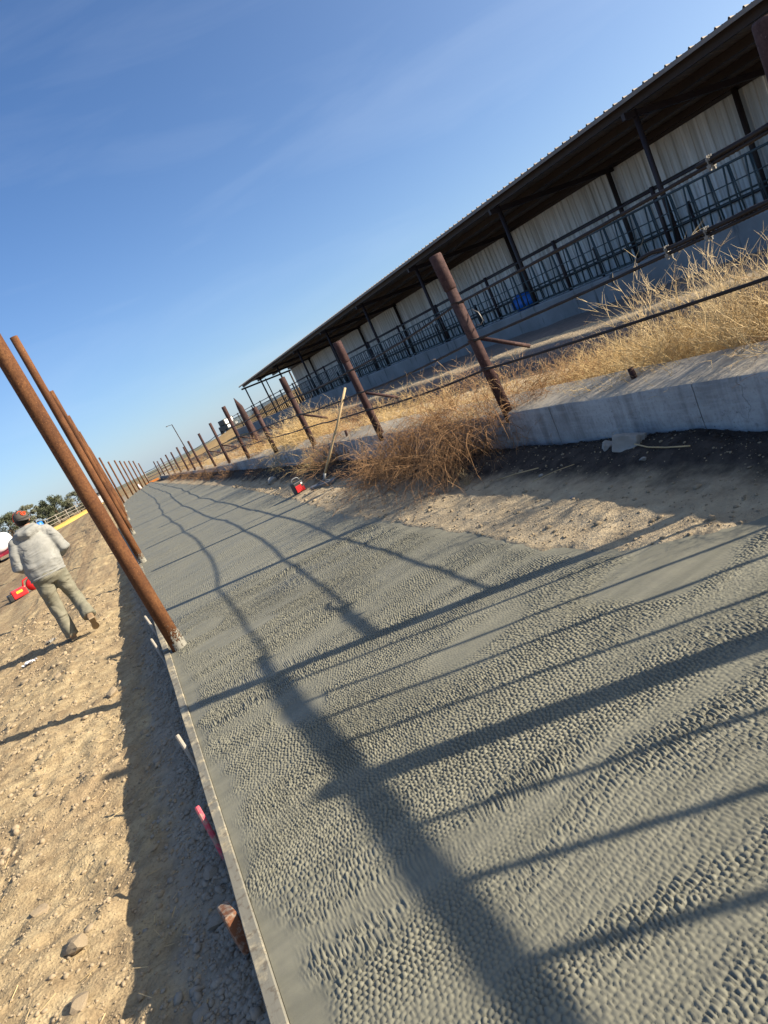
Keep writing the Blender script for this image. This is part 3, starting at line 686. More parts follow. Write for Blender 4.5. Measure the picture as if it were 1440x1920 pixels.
def cable_path(c, off=0.0, dzz=0.0, xx=0.0):
    rg = np.random.default_rng(40 + c)
    py = np.array([-6, -1.0] + post_y + [64]); sag = rg.uniform(0.006, 0.026, len(py)); kk = rg.uniform(-0.022, 0.022, len(py))
    def f(y):
        k = np.clip(np.searchsorted(py, y) - 1, 0, len(py) - 2); u = (y - py[k]) / (py[k + 1] - py[k])
        s_ = np.where(k == 2, 0.012, np.where(k == 3, 0.03, sag[k])) 
        z = np.interp(y, *cz[c]) - 4 * s_ * u * (1 - u) + np.where(y > 11, kk[k] * (1 - np.abs(2 * u - 1)), 0) + dzz
        return PX_ - 0.058 + xx + 0 * y + 0.005 * np.sin(y * 1.3 + c), z
    return f
rope('wire_cable', cable_path(0), 2.40, 62, 0.0102, 9, 'topmost wire rope of the cable fence')
rope('wire_cable', cable_path(1), 2.40, 62, 0.0102, 9, 'middle wire rope of the cable fence')
rope('wire_cable', cable_path(2), 2.40, 62, 0.0102, 9, 'lowest wire rope of the cable fence, crossing in front of the golden weeds')
f0 = cable_path(0, 0, 0.022, -0.006); f1 = cable_path(1, 0, 0.024, -0.004)
rope('cable_splice', lambda y: f0(y), 2.40, 2.86, 0.0125, 9, 'doubled wire rope overlap on the top cable ending at a clamp')
def f1b(y):
    x, z = f1(y); return x, z + 0.03 * sstep(y, 3.15, 3.42) - 0.02 * sstep(y, 3.3, 3.5)
rope('cable_splice', f1b, 2.40, 3.46, 0.0125, 9, 'doubled wire rope overlap on the middle cable with a loose frayed end')
def clamp(y, f, label):
    x, z = f(np.array([y])); x, z = float(x[0]), float(z[0]) - 0.012
    t_ = thing('cable_clamp', label, 'clamp', (x, y, z), 0, 'cable clamps'); t_.scale = (0.8, 0.8, 0.8)
    MB().box((-0.024, -0.016, -0.032), (0.024, 0.016, -0.012)).box((-0.018, -0.014, 0.010), (0.018, 0.014, 0.03)).build('saddle', 'clamp_metal', t_)
    for s_ in (-1, 1):
        MB().tube([(0.020 * s_, 0.0, -0.05), (0.020 * s_, 0, 0.045)], 0.005, 6).tube([(0.020 * s_, 0, -0.05), (0.020 * s_, 0, -0.034)], 0.0105, 6).build('bolt', 'clamp_metal', t_)
    MB().ring((0, 0.0, 0.02), (0, 1, 0), 0.021, 0.005, 12, 5).build('u_bolt', 'clamp_metal', t_)
clamp(2.78, f0, 'shiny clamp on the top cable in front of the corrugated wall')
clamp(3.22, f1, 'pale clamp on the middle cable near its frayed loose end')
clamp(2.93, f1, 'smaller dark clamp on the middle cable toward the right edge')

# pipe gate right of the near post, out of view: its bars throw the stripes on the slab
gt = thing('pipe_gate', 'pipe gate beside the near post whose bars shade the wet slab', 'gate', (PX_, 0.9, 0.5))
MB().tube([(0, 1.5, 1.10), (0, -2.6, 1.10)], 0.037, 14).build('top_rail', 'maroon_pipe', gt, True)
for yb, r_ in ((2.15, 0.013), (1.81, 0.013), (1.51, 0.014), (1.18, 0.014), (0.42, 0.015), (0.085, 0.019), (-0.265, 0.021), (-0.75, 0.016), (-1.2, 0.016)):
    MB().tube([(0, yb - 0.9, -0.02), (0, yb - 0.9, 1.10)], r_, 8).build('bar', 'maroon_pipe', gt, True)
MB().tube([(0, -0.07, -0.1), (0, -0.07, 1.16)], 0.062, 14).build('gate_post', 'maroon_pipe', gt, True)
stub = MB().tube([(0, 0, -0.05), (0, 0, 0.075)], 0.022, 12); o = stub.build('pipe_stub', 'maroon_pipe', None, True); o.location = (3.42, 4.12, 0.49); o.rotation_euler = (0.05, -0.1, 0)
tag(o, 'short cut maroon pipe stub sticking out of the wall top', 'pipe')
o = MB().tube([(0, 0, -0.05), (0, 0, 0.09)], 0.02, 10).build('pipe_stub', 'maroon_pipe', None, True); o.location = (3.38, 10.7, 0.48); o.rotation_euler = (0.1, 0.1, 0)
tag(o, 'small pipe stub on the wall top beside the rake handle', 'pipe')

# ------------------------------------------------------------------ cattle shed
SX, BX, SY0, SY1 = 13.0, 17.4, 1.2, 62.4
def eave_z(x): return 3.98 + (x - (SX - 0.35)) * (3.72 - 3.98) / (BX + 0.3 - SX + 0.35)
shed = thing('cattle_shed', 'long open fronted cattle shed with dark roof and pale corrugated back wall', 'shed', (0, 0, 0))
def ribbed(w, pitch, hgt):
    """cross section of a ribbed sheet: list of (offset along the run, relief)"""
    pr = []; n = int(round(w / pitch))
    for k in range(n):
        a = k * pitch
        pr += [(a, 0), (a + pitch * 0.34, 0), (a + pitch * 0.40, hgt * 0.28), (a + pitch * 0.46, 0), (a + pitch * 0.78, 0), (a + pitch * 0.85, hgt), (a + pitch * 0.93, hgt)]
    pr.append((w, 0)); return pr
sw = 0.914
pr = ribbed(sw - 0.004, (sw - 0.004) / 3, 0.032)
zt_w = 3.66
V = []; F = []
for k, (a, h) in enumerate(pr): V += [(-h, a, 0.05), (-h, a, zt_w)]
for k in range(len(pr) - 1): F.append((2 * k, 2 * k + 1, 2 * k + 3, 2 * k + 2))
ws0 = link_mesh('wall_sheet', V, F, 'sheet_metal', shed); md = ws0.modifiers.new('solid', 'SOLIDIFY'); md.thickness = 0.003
V = []; F = []
x0, x1 = SX - 0.45, BX + 0.30
prr = ribbed(sw - 0.002, (sw - 0.002) / 3, 0.040)
for k, (a, h) in enumerate(prr): V += [(x0, a, eave_z(x0) + h), (x1, a, eave_z(x1) + h)]
for k in range(len(prr) - 1): F.append((2 * k, 2 * k + 1, 2 * k + 3, 2 * k + 2))
rs0 = link_mesh('roof_sheet', V, F, 'roof_metal', shed); md = rs0.modifiers.new('solid', 'SOLIDIFY'); md.thickness = 0.004
nsh = int((SY1 - SY0) / sw)
for k in range(nsh):
    for o0, x in ((ws0, BX), (rs0, 0.0)):
        o = o0 if k == 0 else dup(o0, shed); o.location = (x, SY0 + k * sw, 0)
SYE = SY0 + nsh * sw
MB().box((x0 - 0.03, SY0, eave_z(x0) - 0.085), (x0 - 0.002, SYE, eave_z(x0) - 0.004)).build('eave_trim', 'roof_metal', shed)
for x in (SX - 0.1, SX + 1.3, SX + 2.7, BX - 0.2):
    MB().box((x - 0.06, SY0, eave_z(x) - 0.19), (x + 0.06, SYE - 0.05, eave_z(x) - 0.012)).build('purlin', 'dark_steel', shed)
col_y = [6.7, 12.72, 18.5, 24.62, 30.7, 36.7, 42.8, 48.9, 55.0, 61.6]
bcol_y = [6.7, 13.75, 18.6, 24.8, 30.7, 36.7, 42.8, 48.9, 55.0, 61.8]
for k, y in enumerate(col_y):
    MB().tube([(SX, y, 0.05), (SX, y, eave_z(SX) - 0.2)], 0.062, 12).build('column', 'dark_steel', shed, True)
    yb = bcol_y[k]
    MB().tube([(BX - 0.16, yb, 0.05), (BX - 0.16, yb, eave_z(BX) - 0.2)], 0.075, 12).build('column', 'dark_steel', shed, True)
    MB().box((SX - 0.3, -0.05, -0.34), (BX, 0.05, -0.20), Matrix.Rotation(math.atan2(0.26, 5.0), 3, 'Y'), (0, y + 0.0, 4.62)).build('rafter', 'dark_steel', shed)
MB().tube([(15.0, 61.7, 0.05), (15.0, 61.7, 3.7)], 0.05, 10).build('column', 'dark_steel', shed, True)
for z, hh in ((2.28, 0.11), (3.46, 0.12), (1.0, 0.09)):
    MB().box((BX - 0.10, SY0, z), (BX - 0.036, SYE - 0.2, z + hh)).build('girt', 'dark_steel', shed)
# light gap above the wall is closed by a back trim
# feed curb
fc = []; yy = np.linspace(0, 74, 180)
for y in yy:
    for x, z in ((12.62, -0.1), (12.63, 0.70), (12.66, 0.74), (13.12, 0.74), (13.14, 0.70), (13.14, -0.1)):
        fc.append((x + (float(N1.fbm(np.array(y * .6), np.array(z * 3 + 7), 2)) - 0.5) * 0.04, y, z + (float(N2.fbm(np.array(y * .8), np.array(2.), 2)) - 0.5) * 0.035 * (z > 0)))
ff = [tuple(map(int, q[::-1])) for q in grid_quads(len(yy), 6)]
tag(link_mesh('feed_curb', fc, ff, 'curb_concrete'), 'long pale concrete feed curb below the headlock panels of the shed', 'curb')

# headlock panels standing on the curb
def headlock(name, ln):
    t_ = thing(name, 'x', 'panel', (0, 0, 0), 0, 'headlock panels along the feed curb')
    z0, z1 = 0.06, 1.10
    for z, r_ in ((z1, 0.026), (0.74, 0.013), (0.40, 0.013), (z0, 0.024)):
        MB().tube([(0, 0, z), (0, ln, z)], r_, 6).build('rail', 'green_steel', t_, True)
    n = int(ln / 0.52)
    for k in range(n):
        y = 0.14 + k * (ln - 0.1) / n
        for ya, yb, x in ((y, y + 0.06, 0.0), (y + 0.10, y + 0.11, 0.02), (y + 0.30, y + 0.16, -0.03)):
            MB().tube([(x, ya, z0), (x, yb, z1)], 0.0185, 6).build('bar', 'green_steel', t_, True)
    MB().tube([(0.03, 0.0, -0.10), (0.03, 0.0, 1.42)], 0.050, 10).build('post', 'dark_steel', t_, True)
    MB().tube([(0.06, 0.0, 1.34), (0.06, ln, 1.34)], 0.028, 8).build('neck_rail', 'dark_steel', t_, True)
    return t_
ords = ['right edge', 'second', 'third', 'fourth', 'fifth', 'sixth', 'seventh', 'eighth', 'ninth', 'tenth', 'eleventh', 'twelfth', 'thirteenth', 'fourteenth', 'fifteenth', 'sixteenth', 'seventeenth', 'eighteenth']
h0 = headlock('headlock_panel', 3.78)
yq = 9.14; k = 0
while yq < 70:
    lb = 'headlock panel at the right edge of the photo, below the corrugated wall' if k == 0 else ords[min(k, 17)] + ' headlock panel along the feed curb counted from the right edge'
    if k == 0: h0.location = (SX - 0.06, yq, 0.74); h0['label'] = lb
    else: dup_tree(h0, (SX - 0.06, yq, 0.74), 0, lb)
    yq += 3.80; k += 1
# second fence line deeper in the shed
rf = thing('rail_fence', 'dark pipe rail fence behind the headlocks inside the shed', 'fence', (15.4, 2, 0.1))
for z in (0.6, 1.1): MB().tube([(0, 0, z), (0, 59, z)], 0.024, 8).build('rail', 'green_steel', rf, True)
for q in range(0, 16): MB().tube([(0, 1 + q * 3.8, 0), (0, 1 + q * 3.8, 1.45)], 0.04, 8).build('post', 'dark_steel', rf, True)

# blue tarp bundle on the curb among the bars
rg = random.Random(5); tb = MB().ball((0, 0, 0.16), (0.20, 0.62, 0.28), 18, 10, 0.10, rg)
o = tb.build('blue_tarp', 'blue_plastic', None, True); o.location = (13.42, 19.7, 0.78); tag(o, 'crumpled bright blue tarp lying behind the headlock bars', 'tarp')

# ------------------------------------------------------------------ dry weeds
def twig_mesh(seed, n_st, rad, hgt, spread, droop, br, thick=0.0028, curl=0.5, dirx=0.0, diry=0.0):
    rg = np.random.default_rng(seed); V = []; F = []
    def strand(p, d, L, segs, r0, lvl):
        nonlocal V, F
        pts = [p.copy()]; cur = p.copy(); dd = d.copy()
        for k in range(segs):
            dd = dd + rg.normal(0, curl * 0.28, 3); dd[2] -= droop * (k + 1) / segs * 0.35
            dd /= np.linalg.norm(dd); cur = cur + dd * L / segs; pts.append(cur.copy())
        u = np.cross(dd, [0.3, 0.5, 0.8]); u /= np.linalg.norm(u) + 1e-9; w = np.cross(dd, u)
        b = len(V); n = len(pts)
        for k, q in enumerate(pts):
            r = r0 * (1 - 0.75 * k / segs)
            for a in (0, 2.094, 4.189): V.append(q + (u * math.cos(a) + w * math.sin(a)) * r)
        for k in range(n - 1):
            for j in range(3):
                a0 = b + 3 * k + j; a1 = b + 3 * k + (j + 1) % 3; F.append((a0, a1, a1 + 3, a0 + 3))
        if lvl < 2:
            nb = br[lvl]
            for _ in range(nb):
                k = rg.integers(1, n); o_ = pts[k]; az = rg.uniform(0, 2 * PI); e = rg.uniform(-0.2, 0.9)
                nd = dd * 0.9 + np.array([math.cos(az), math.sin(az), e]) * 0.85
                strand(o_, nd / np.linalg.norm(nd), L * rg.uniform(0.28, 0.55), 3 if lvl == 0 else 2, r0 * 0.62, lvl + 1)
    for _ in range(n_st):
        az = rg.uniform(0, 2 * PI); tl = abs(rg.normal(0, spread)); rr = rad * math.sqrt(rg.random())
        p = np.array([rr * math.cos(az) * 0.5, rr * math.sin(az) * 0.5, -0.03])
        d = np.array([math.cos(az) * math.sin(tl) + dirx, math.sin(az) * math.sin(tl) + diry, math.cos(tl) + 0.05]); d /= np.linalg.norm(d)
        strand(p, d, hgt * rg.uniform(0.55, 1.1), 5, thick, 0)
    return np.array(V), np.array(F)
BM = {}
def bush_mesh(key, m, **kw):
    V, F = twig_mesh(**kw); o = fast_mesh('weed_source', V, F, m, smooth=False); BM[key] = o.data; bpy.data.objects.remove(o)
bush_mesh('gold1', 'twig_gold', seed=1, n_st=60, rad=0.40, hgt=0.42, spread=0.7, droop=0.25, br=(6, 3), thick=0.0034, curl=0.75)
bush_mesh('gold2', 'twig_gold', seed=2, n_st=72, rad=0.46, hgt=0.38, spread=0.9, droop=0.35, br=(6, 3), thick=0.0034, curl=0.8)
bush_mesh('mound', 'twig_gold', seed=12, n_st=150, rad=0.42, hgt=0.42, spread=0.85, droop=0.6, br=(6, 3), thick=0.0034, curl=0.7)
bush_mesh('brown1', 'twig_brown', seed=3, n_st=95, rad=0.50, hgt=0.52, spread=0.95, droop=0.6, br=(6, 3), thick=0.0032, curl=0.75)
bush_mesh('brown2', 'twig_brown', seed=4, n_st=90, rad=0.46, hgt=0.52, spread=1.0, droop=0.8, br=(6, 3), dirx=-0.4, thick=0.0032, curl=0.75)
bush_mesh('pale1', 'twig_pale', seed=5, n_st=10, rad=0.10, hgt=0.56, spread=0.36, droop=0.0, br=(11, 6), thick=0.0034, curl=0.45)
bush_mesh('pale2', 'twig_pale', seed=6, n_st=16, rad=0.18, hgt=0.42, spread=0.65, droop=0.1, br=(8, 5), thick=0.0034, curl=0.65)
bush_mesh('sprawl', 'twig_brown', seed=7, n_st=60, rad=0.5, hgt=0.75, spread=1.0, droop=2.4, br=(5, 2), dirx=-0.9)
def bush(key, x, y, z, s, rz, label, sz=1.0, name='dry_weed', group='dry weeds along the wall'):
    o = bpy.data.objects.new(name, BM[key]); COL.objects.link(o); o.location = (x, y, z); o.rotation_euler = (0, 0, rz); o.scale = (s, s, s * sz)
    return tag(o, label, 'weed', group)
rg = random.Random(11)
# the thicket behind the wall, right of the tall post
P = []
for y in np.arange(2.9, 5.9, 0.27):
    for x in (3.80, 4.25):
        P.append((x + rg.uniform(-0.12, 0.12), y + rg.uniform(-0.14, 0.14)))
for k, (x, y) in enumerate(P):
    key = rg.choice(['gold1', 'gold2', 'gold2', 'brown1'] if y > 4.3 else ['gold1', 'gold2', 'gold1'])
    sz = 0.80 + 0.08 * (y < 4.6) + rg.uniform(-0.1, 0.12)
    bush(key, x, y, 0.36 - 0.05 * (x - 3.6), sz, rg.uniform(0, 6), 'low golden dry weed in the thicket behind the wall, right of the tallest post', 0.95, group='golden weed thicket behind the wall')
for k, (x, y, s_, key, lb) in enumerate(((4.0, 3.25, 1.3, 'pale2', 'tall pale branching weed rising highest at the right edge'), (3.9, 3.62, 1.2, 'pale1', 'pale upright weed second from the right edge above the thicket'), (4.0, 4.30, 1.35, 'pale1', 'tall thin upright weed standing alone above the thicket'), (4.15, 4.72, 0.8, 'pale2', 'small pale weed left of the lone upright weed'), (4.3, 5.25, 0.62, 'pale2', 'small pale twiggy weed right of the tallest post'), (4.1, 3.95, 0.75, 'pale2', 'pale twiggy weed between the two upright weeds'), (3.75, 2.95, 1.15, 'pale2', 'sprawling pale weed cut by the right edge'), (3.7, 3.35, 1.25, 'pale1', 'rightmost upright twiggy weed near the wall top'), (4.5, 3.45, 1.35, 'pale2', 'tall loose weed at the back right of the thicket'), (3.65, 4.0, 0.85, 'pale2', 'twiggy weed leaning over the wall top right of the pipe stub'))):
    bush(key, x, y, 0.34, s_, k * 1.3, lb)
for k, y in enumerate((2.3, 1.75, 1.3, 0.75, 0.2, -0.4)):
    bush(('brown1', 'gold2', 'gold1')[k % 3], 3.55 + 0.05 * (k % 2), y, 0.40, 0.95 - 0.1 * (k % 3), k * 1.7, 'dry weed on the wall beside the pipe gate, shading the slab', 0.9, group='dry weeds beside the pipe gate')
# around and left of the tall post, along the wall
L2 = [(3.46, 5.75, 1.0, 'brown1', 'brown dry weed hugging the foot of the tallest post'), (3.50, 6.35, 0.95, 'gold2', 'golden weed on the wall left of the tallest post'), (3.42, 6.95, 1.15, 'brown1', 'rust brown weed arching over the wall top'), (3.55, 7.6, 1.0, 'gold1', 'golden weed behind the big brown bush on the wall'),
      (3.85, 8.3, 0.8, 'gold2', 'low golden weed right of the post by the rake'), (3.92, 9.5, 1.05, 'gold1', 'golden weed behind the rake handle'), (3.9, 10.3, 1.05, 'gold2', 'golden weed left of the rake handle behind the wall'), (3.72, 11.2, 1.15, 'brown1', 'brown golden weed behind the wall right of the third post'),
      (3.78, 12.9, 1.15, 'gold1', 'golden weed at the left foot of the third post'), (3.85, 14.2, 1.7, 'mound', 'big rounded golden weed mound left of the third post'), (3.8, 15.2, 1.6, 'mound', 'tall golden weed mound around the short post'), (3.75, 16.6, 1.3, 'gold2', 'golden weed beyond the short post'),
      (3.7, 18.4, 1.2, 'brown1', 'brown golden weed by the fifth post'), (3.8, 20.5, 1.3, 'gold2', 'far golden weed between fifth and sixth posts'), (3.8, 23.5, 1.3, 'brown1', 'far brown weed beyond the sixth post'), (3.8, 27.0, 1.4, 'gold2', 'far golden weed beyond the seventh post'), (3.8, 31.5, 1.4, 'gold1', 'far golden weed beyond the eighth post'), (3.8, 37, 1.5, 'brown1', 'far brown weed beyond the tenth post'), (3.8, 43, 1.5, 'gold2', 'farthest golden weed along the wall')]
for k, (x, y, s_, key, lb) in enumerate(L2): bush(key, x, y, float(wall_top(y)) - 0.20, s_, k * 0.9, lb)
# in front of the wall
L3 = [(3.08, 6.40, 0.14, 1.35, 'brown2', 0.0, 'big dark brown tumbleweed heaped against the wall front'), (3.02, 7.3, 0.10, 1.50, 'brown1', 1.2, 'broad brown bush in front of the wall right of the rake'), (2.90, 8.15, 0.05, 1.25, 'brown1', 2.1, 'frosted brown bush nearest the rake head'), (3.14, 5.95, 0.44, 1.25, 'sprawl', 0.2, 'trailing brown stems hanging down the wall from the bush'), (3.10, 6.8, 0.5, 1.3, 'sprawl', -0.3, 'long bent stems drooping over the brown bush'),
      (3.12, 10.9, 0.14, 1.15, 'brown1', 0.4, 'tawny bush in front of the wall above the red box'), (3.08, 11.7, 0.12, 1.2, 'gold2', 1.7, 'pale tawny bush left of the red box'), (3.12, 16.9, 0.05, 0.7, 'brown2', 0.0, 'brown weed in front of the far wall past the stone'), (3.05, 21.0, 0.0, 0.95, 'brown1', 1.0, 'far brown weed at the wall foot'), (3.0, 25.2, -0.02, 1.05, 'brown1', 2.2, 'second far brown weed at the wall foot'), (3.0, 29, 0.0, 1.0, 'brown2', 0.5, 'third far brown weed at the wall foot'), (3.0, 34, 0.0, 1.0, 'brown1', 0.9, 'fourth far brown weed at the wall foot'), (2.9, 40, 0.0, 1.1, 'brown1', 0.1, 'farthest dark weed where the wall ends')]
for x, y, z, s_, key, rz, lb in L3: bush(key, x, y, z, s_, rz, lb, 0.8 if y < 9 else 1.0)
bush('pale2', 3.0, 14.6, 0.05, 0.75, 0.5, 'thin leafless sprig standing behind the round stone')
bush('pale2', 2.62, 5.7, 0.02, 0.32, 1.5, 'tiny pale sprig lying on the shaded dirt')

# ------------------------------------------------------------------ tools and small things on the shoulder
def gz(x, y): return float(ground_z(np.array(x), np.array(y)))
rk = thing('concrete_rake', 'long wooden handled concrete rake leaning up beside the brown bush', 'rake', (2.50, 9.95, gz(2.5, 9.95)))
MB().tube([(0.06, -0.03, 0.13), (0.28, -0.14, 0.42), (0.43, -0.22, 0.63), (0.47, -0.26, 0.68), (0.78, -0.44, 1.14)], [0.019, 0.018, 0.017, 0.0175, 0.018], 12).build('handle', 'wood_handle', rk, True)
MB().tube([(0.02, -0.01, 0.05), (0.08, -0.04, 0.16)], [0.014, 0.024], 10).tube([(0.03, -0.015, 0.09), (-0.10, 0.12, 0.035)], 0.008, 6).tube([(0.03, -0.015, 0.09), (0.10, -0.15, 0.035)], 0.008, 6).build('socket', 'grey_steel', rk, True)
bevel(MB().box((-0.23, -0.035, -0.02), (0.23, 0.030, 0.028), Matrix.Rotation(R(-52), 3, 'Z') @ Matrix.Rotation(R(18), 3, 'X'), (0, 0, 0.025)).build('head', 'grey_steel', rk), 0.006)

rb = thing('work_light', 'small red and black cordless work box with carry handle on the dirt', 'tool box', (2.32, 10.75, gz(2.32, 10.75)), R(12))
bevel(MB().box((-0.085, -0.06, 0.0), (0.085, 0.075, 0.17)).build('body', 'black_plastic', rb), 0.012)
for q in range(5):
    MB().box((-0.075, -0.072, 0.018 + q * 0.021), (0.030, -0.058, 0.034 + q * 0.021)).build('red_rib', 'red_plastic', rb)
MB().box((0.0395, -0.067, 0.015), (0.072, -0.058, 0.075)).build('red_panel', 'red_plastic', rb)
MB().tube([(-0.07, 0.0, 0.165), (-0.062, 0.0, 0.215), (-0.035, 0, 0.232), (0.035, 0, 0.232), (0.062, 0, 0.215), (0.07, 0, 0.165)], 0.009, 8).build('handle', 'grey_steel', rb, True)
MB().box((0.035, -0.068, 0.115), (0.065, -0.058, 0.140)).build('white_button', 'white_paint', rb)

def rock(x, y, s_, seed, m, label, flat=0.75, z=None, cat='stone', name='stone', grp=None):
    r_ = random.Random(seed); bm = bmesh.new(); bmesh.ops.create_icosphere(bm, subdivisions=2, radius=1.0)
    cuts_ = [Vector((r_.gauss(0, 1), r_.gauss(0, 1), r_.gauss(0, 1))).normalized() for _ in range(9)]
    for v in bm.verts:
        for c in cuts_:
            d = v.co.dot(c)
            if d > 0.62: v.co -= c * (d - 0.62) * 0.9
        v.co *= 1 + r_.uniform(-0.04, 0.04)
    me = bpy.data.meshes.new(name); bm.to_mesh(me); bm.free(); me.materials.append(MT[m])
    o = bpy.data.objects.new(name, me); COL.objects.link(o); zz = gz(x, y) if z is None else z
    o.location = (x, y, zz + s_ * flat * 0.35); o.scale = (s_ * 1.15, s_, s_ * flat); o.rotation_euler = (r_.uniform(-.2, .2), r_.uniform(-.2, .2), r_.uniform(0, 6)); return tag(o, label, cat, grp)
def chunk(x, y, z, dims, rot, label):
    me = MB().box((-dims[0], -dims[1], -dims[2]), dims)
    o = me.build('concrete_chunk', 'grey_stone'); o.location = (x, y, z); o.rotation_euler = rot
    bm = bmesh.new(); bm.from_mesh(o.data); bmesh.ops.subdivide_edges(bm, edges=bm.edges, cuts=3, use_grid_fill=True); r_ = random.Random(len(label))
    for v in bm.verts: v.co += Vector((r_.uniform(-1, 1), r_.uniform(-1, 1), r_.uniform(-1, 1))) * 0.008
    bm.to_mesh(o.data); bm.free(); bevel(o, 0.01); return tag(o, label, 'concrete chunk')
chunk(3.01, 3.90, 0.165, (0.055, 0.095, 0.06), (0.2, 0.25, 0.3), 'broken block of pale concrete lying against the foot of the wall')
chunk(3.00, 4.10, 0.135, (0.04, 0.05, 0.045), (0.3, -0.3, 0.9), 'smaller concrete lump just left of the broken block')
rock(2.62, 14.1, 0.115, 3, 'grey_stone', 'rounded pale stone on the shoulder left of the red box', 0.85)
for k, (x, y, s_, lb) in enumerate(((2.72, 4.62, 0.022, 'small pale pebble on the dark soil below the wall'), (2.44, 3.9, 0.02, 'pebble lying alone on the shaded shoulder'), (2.85, 3.62, 0.028, 'pale flat pebble near the right edge below the wall'))): rock(x, y, s_, 20 + k, 'grey_stone', lb, 0.6)
def reed(pts, r_, label, m='twig_pale'):
    return tag(MB().tube(pts, r_, 6).build('dry_reed', m, None, True), label, 'reed')
zz = lambda x, y, h=0.012: (x, y, gz(x, y) + h)
reed([(2.97, 3.80, 0.17), (2.94, 3.65, 0.155), (2.93, 3.48, 0.15), (2.92, 3.28, 0.155)], 0.005, 'long pale reed lying on the dark soil beside the broken block')
reed([zz(2.66, 5.2), zz(2.70, 4.95, 0.03), zz(2.78, 4.72, 0.02)], 0.004, 'thin pale stick lying on the damp soil in front of the wall')
reed([zz(2.62, 4.6), zz(2.72, 4.42, 0.03), zz(2.8, 4.28, 0.02)], 0.003, 'short pale straw on the damp soil')

# stones on the dirt to the left
for k, (x, y, s_, m, lb) in enumerate(((-0.86, 6.45, 0.075, 'stone', 'pale flat stone at the edge of the slab shadow'), (-1.00, 3.03, 0.060, 'stone', 'half buried tan stone in the lower left dirt'), (-1.21, 3.54, 0.045, 'stone', 'small tan stone near the left edge'), (-0.97, 2.68, 0.045, 'stone', 'rounded stone at the bottom left'), (-1.45, 8.04, 0.05, 'stone', 'stone on the sunlit dirt below the litter'), (-0.41, 2.86, 0.040, 'dark_stone', 'grey angular stone in the gravel beside the pink stake'), (-0.43, 2.58, 0.045, 'dark_stone', 'grey angular stone in the gravel above the rusty block'), (-0.55, 2.2, 0.04, 'dark_stone', 'round grey stone in the shaded gravel at the bottom'), (-1.9, 8.8, 0.06, 'stone', 'tan stone left of the white litter'))):
    rock(x, y, s_, 40 + k, m, lb, 0.6)

# loose gravel and straw (uncountable)
def gravel(name, n, fx, fy, fs, m, label, seed):
    rg_ = np.random.default_rng(seed)
    t_ = (1 + 5 ** 0.5) / 2
    iv = np.array([(-1, t_, 0), (1, t_, 0), (-1, -t_, 0), (1, -t_, 0), (0, -1, t_), (0, 1, t_), (0, -1, -t_), (0, 1, -t_), (t_, 0, -1), (t_, 0, 1), (-t_, 0, -1), (-t_, 0, 1)]) / 1.9
    it = np.array([(0, 11, 5), (0, 5, 1), (0, 1, 7), (0, 7, 10), (0, 10, 11), (1, 5, 9), (5, 11, 4), (11, 10, 2), (10, 7, 6), (7, 1, 8), (3, 9, 4), (3, 4, 2), (3, 2, 6), (3, 6, 8), (3, 8, 9), (4, 9, 5), (2, 4, 11), (6, 2, 10), (8, 6, 7), (9, 8, 1)])
    y = fy(rg_, n); x = fx(rg_, n, y); s_ = fs(rg_, n, y)
    sc_ = s_[:, None, None] * rg_.uniform(0.55, 1.2, (n, 1, 3)) * rg_.uniform(0.75, 1.2, (n, 12, 1))
    a = rg_.uniform(0, 2 * PI, n); ca, sa = np.cos(a), np.sin(a)
    V = iv[None] * sc_; V[..., 2] *= 0.7
    V = np.stack([V[..., 0] * ca[:, None] - V[..., 1] * sa[:, None], V[..., 0] * sa[:, None] + V[..., 1] * ca[:, None], V[..., 2]], -1)
    z = ground_z(x, y) + s_ * 0.12
    V += np.stack([x, y, z], -1)[:, None, :]
    F = (it[None] + (np.arange(n) * 12)[:, None, None]).reshape(-1, 3)
    o = fast_mesh(name, V.reshape(-1, 3), F, m, smooth=False); return tag(o, label, 'gravel', None, 'stuff')
ynear = lambda a, b: (lambda r, n: a * (b / a) ** r.random(n))
gravel('loose_gravel', 15000, lambda r, n, y: -0.45 - r.random(n) ** 0.9 * (1.2 + 0.22 * y), ynear(1.7, 14), lambda r, n, y: np.clip(np.exp(r.normal(-5.5, 0.6, n)), 0.002, 0.024) * np.sqrt(y / 2.5), 'stone', 'loose tan gravel and clods scattered over the left dirt', 1)
gravel('dark_gravel', 4200, lambda r, n, y: -0.335 - np.abs(r.normal(0, 0.12, n)), ynear(1.6, 12), lambda r, n, y: np.clip(np.exp(r.normal(-4.75, 0.45, n)), 0.004, 0.03), 'dark_stone', 'dark crumbled gravel heaped along the form boards', 2)
simple('dark_clod', (0.05, 0.042, 0.036), 0.95, 0.1, var=0.4, scale=30, bump=0.6, bdist=0.01)
simple('clod', (0.27, 0.215, 0.145), 0.95, 0.1, var=0.3, scale=30, bump=0.6, bdist=0.01)
gravel('shoulder_grit', 3600, lambda r, n, y: slab_right(y) - 0.03 + r.random(n) ** 1.25 * (wall_x(y) - slab_right(y) - 0.02), ynear(2.3, 18), lambda r, n, y: np.clip(np.exp(r.normal(-5.35, 0.6, n)), 0.002, 0.028) * np.sqrt(y / 4), 'clod', 'crumbs and clods of dirt scattered over the shoulder beside the slab', 3)
gravel('dark_clods', 1500, lambda r, n, y: wall_x(y) - 0.02 - np.abs(r.normal(0, 0.10, n)), ynear(2.6, 12), lambda r, n, y: np.clip(np.exp(r.normal(-5.1, 0.55, n)), 0.003, 0.03), 'dark_clod', 'dark damp clods lying along the foot of the wall', 4)
rg = np.random.default_rng(9); V = []; F = []
